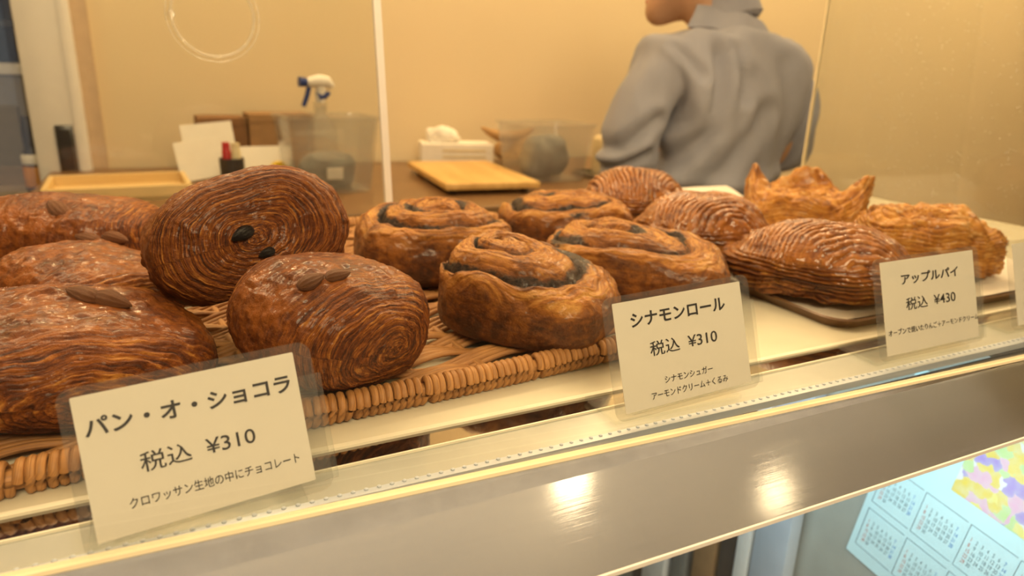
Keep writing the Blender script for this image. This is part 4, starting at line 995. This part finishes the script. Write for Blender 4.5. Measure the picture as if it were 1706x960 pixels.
    S = {'hem': ((0.0, 0.0, z(-0.20)), (0.165, 0.125)), 'w': ((0.0, 0.0, z(-0.02)), (0.160, 0.118)), 'm': ((0.0, -0.01, z(0.11)), (0.165, 0.122)), 'c': ((0.0, -0.005, z(0.205)), (0.150, 0.112)),
         'b': ((0.010, 0.01, z(0.270)), (0.090, 0.078)), 'n': ((0.020, 0.03, z(0.335)), 0.060)}
    SB = [('hem', 'w'), ('w', 'm'), ('m', 'c'), ('c', 'b'), ('b', 'n')]
    for s, n in ((-1, 'l'), (1, 'r')):
        S['s' + n] = ((s * 0.150, 0.0, z(0.212)), 0.074); S['u' + n] = ((s * 0.205, -0.005, z(0.13)), 0.064)
        S['e' + n] = ((s * (0.232 if s < 0 else 0.245), 0.005, z(0.015 if s < 0 else 0.045)), 0.058); wx = 0.04 if s < 0 else 0.145
        S['f' + n] = ((s * (wx + 0.085), 0.12, z(0.005)), 0.048); S['k' + n] = ((s * wx, 0.205, z(0.0)), 0.040)
        SB += [('c', 's' + n), ('s' + n, 'u' + n), ('u' + n, 'e' + n), ('e' + n, 'f' + n), ('f' + n, 'k' + n)]
    skin_body('shirt', S, SB, M['shirt'], r, 4, folds)
    # collar
    m = MB(); c = Vector((0.022, 0.036, z(0.335)))
    m.lathe([(0.064, -0.030), (0.072, -0.022), (0.066, 0.020), (0.063, 0.024), (0.059, 0.016), (0.057, -0.028)], c, 28, Matrix.Rotation(math.radians(-16), 4, 'X') @ Matrix.Rotation(math.radians(-10), 4, 'Y'))
    m.build('collar', M['shirt'], r, True)
    # hair cap, ear, nose, eye, mouth
    nu, nv = 30, 40
    t = np.linspace(0.02, math.pi - 0.02, nu); v = np.linspace(0, 2 * math.pi, nv, endpoint=False); T, V = np.meshgrid(t, v, indexing='ij')
    q = np.stack([0.098 * np.sin(T) * np.cos(V), 0.100 * np.sin(T) * np.sin(V), 0.098 * np.cos(T)], -1).reshape(-1, 3)
    q = q * (1 + 0.03 * noise(q, 60, 2))[:, None] + np.array([-0.008, 0.065, z(0.448)])
    link('hair', npmesh('hair', q, gridfaces(nu, nv)), M['hair'], r, True)
    fd = Vector((-0.80, 0.55, -0.25)).normalized()
    hc = Vector((-0.060, 0.10, z(0.402)))
    MB().tube([hc + fd * 0.070 + Vector((0, 0, 0.02)), hc + fd * 0.088 + Vector((0, 0, -0.008)), hc + fd * 0.072 + Vector((0, 0, -0.020))], [0.007, 0.012, 0.009], 12).build('nose', M['skin'], r, True)
    sd = fd.cross(Vector((0, 0, 1))).normalized()
    for s in (-1, 1):
        MB().lathe([(0.001, -0.009), (0.007, -0.006), (0.009, 0), (0.007, 0.006), (0.001, 0.009)], hc + fd * 0.062 + sd * s * 0.032 + Vector((0, 0, 0.018)), 12).build('eye', M['hair'], r, True)
        MB().lathe([(0.002, -0.028), (0.010, -0.022), (0.016, 0.0), (0.018, 0.018), (0.008, 0.028)], Vector((-0.010, 0.07, z(0.44))) + sd * s * 0.085, 12, None, 0.55).build('ear', M['skin'], r, True)
    MB().tube([hc + fd * 0.050 - sd * 0.020 + Vector((0, 0, -0.040)), hc + fd * 0.058 + Vector((0, 0, -0.039)), hc + fd * 0.050 + sd * 0.020 + Vector((0, 0, -0.040))], [0.003, 0.006, 0.003], 8).build('mouth', M['red'], r, True)
    # trousers
    T_ = {'p': ((0, 0, z(-0.16)), (0.150, 0.115))}; TB = []
    for s, n in ((-1, 'l'), (1, 'r')):
        T_['h' + n] = ((s * 0.085, 0, z(-0.26)), 0.098); T_['k' + n] = ((s * 0.09, 0.01, 0.45), 0.074); T_['a' + n] = ((s * 0.09, -0.01, 0.10), 0.062)
        TB += [('p', 'h' + n), ('h' + n, 'k' + n), ('k' + n, 'a' + n)]
    skin_body('trousers', T_, TB, M['trousers'], r)
person()
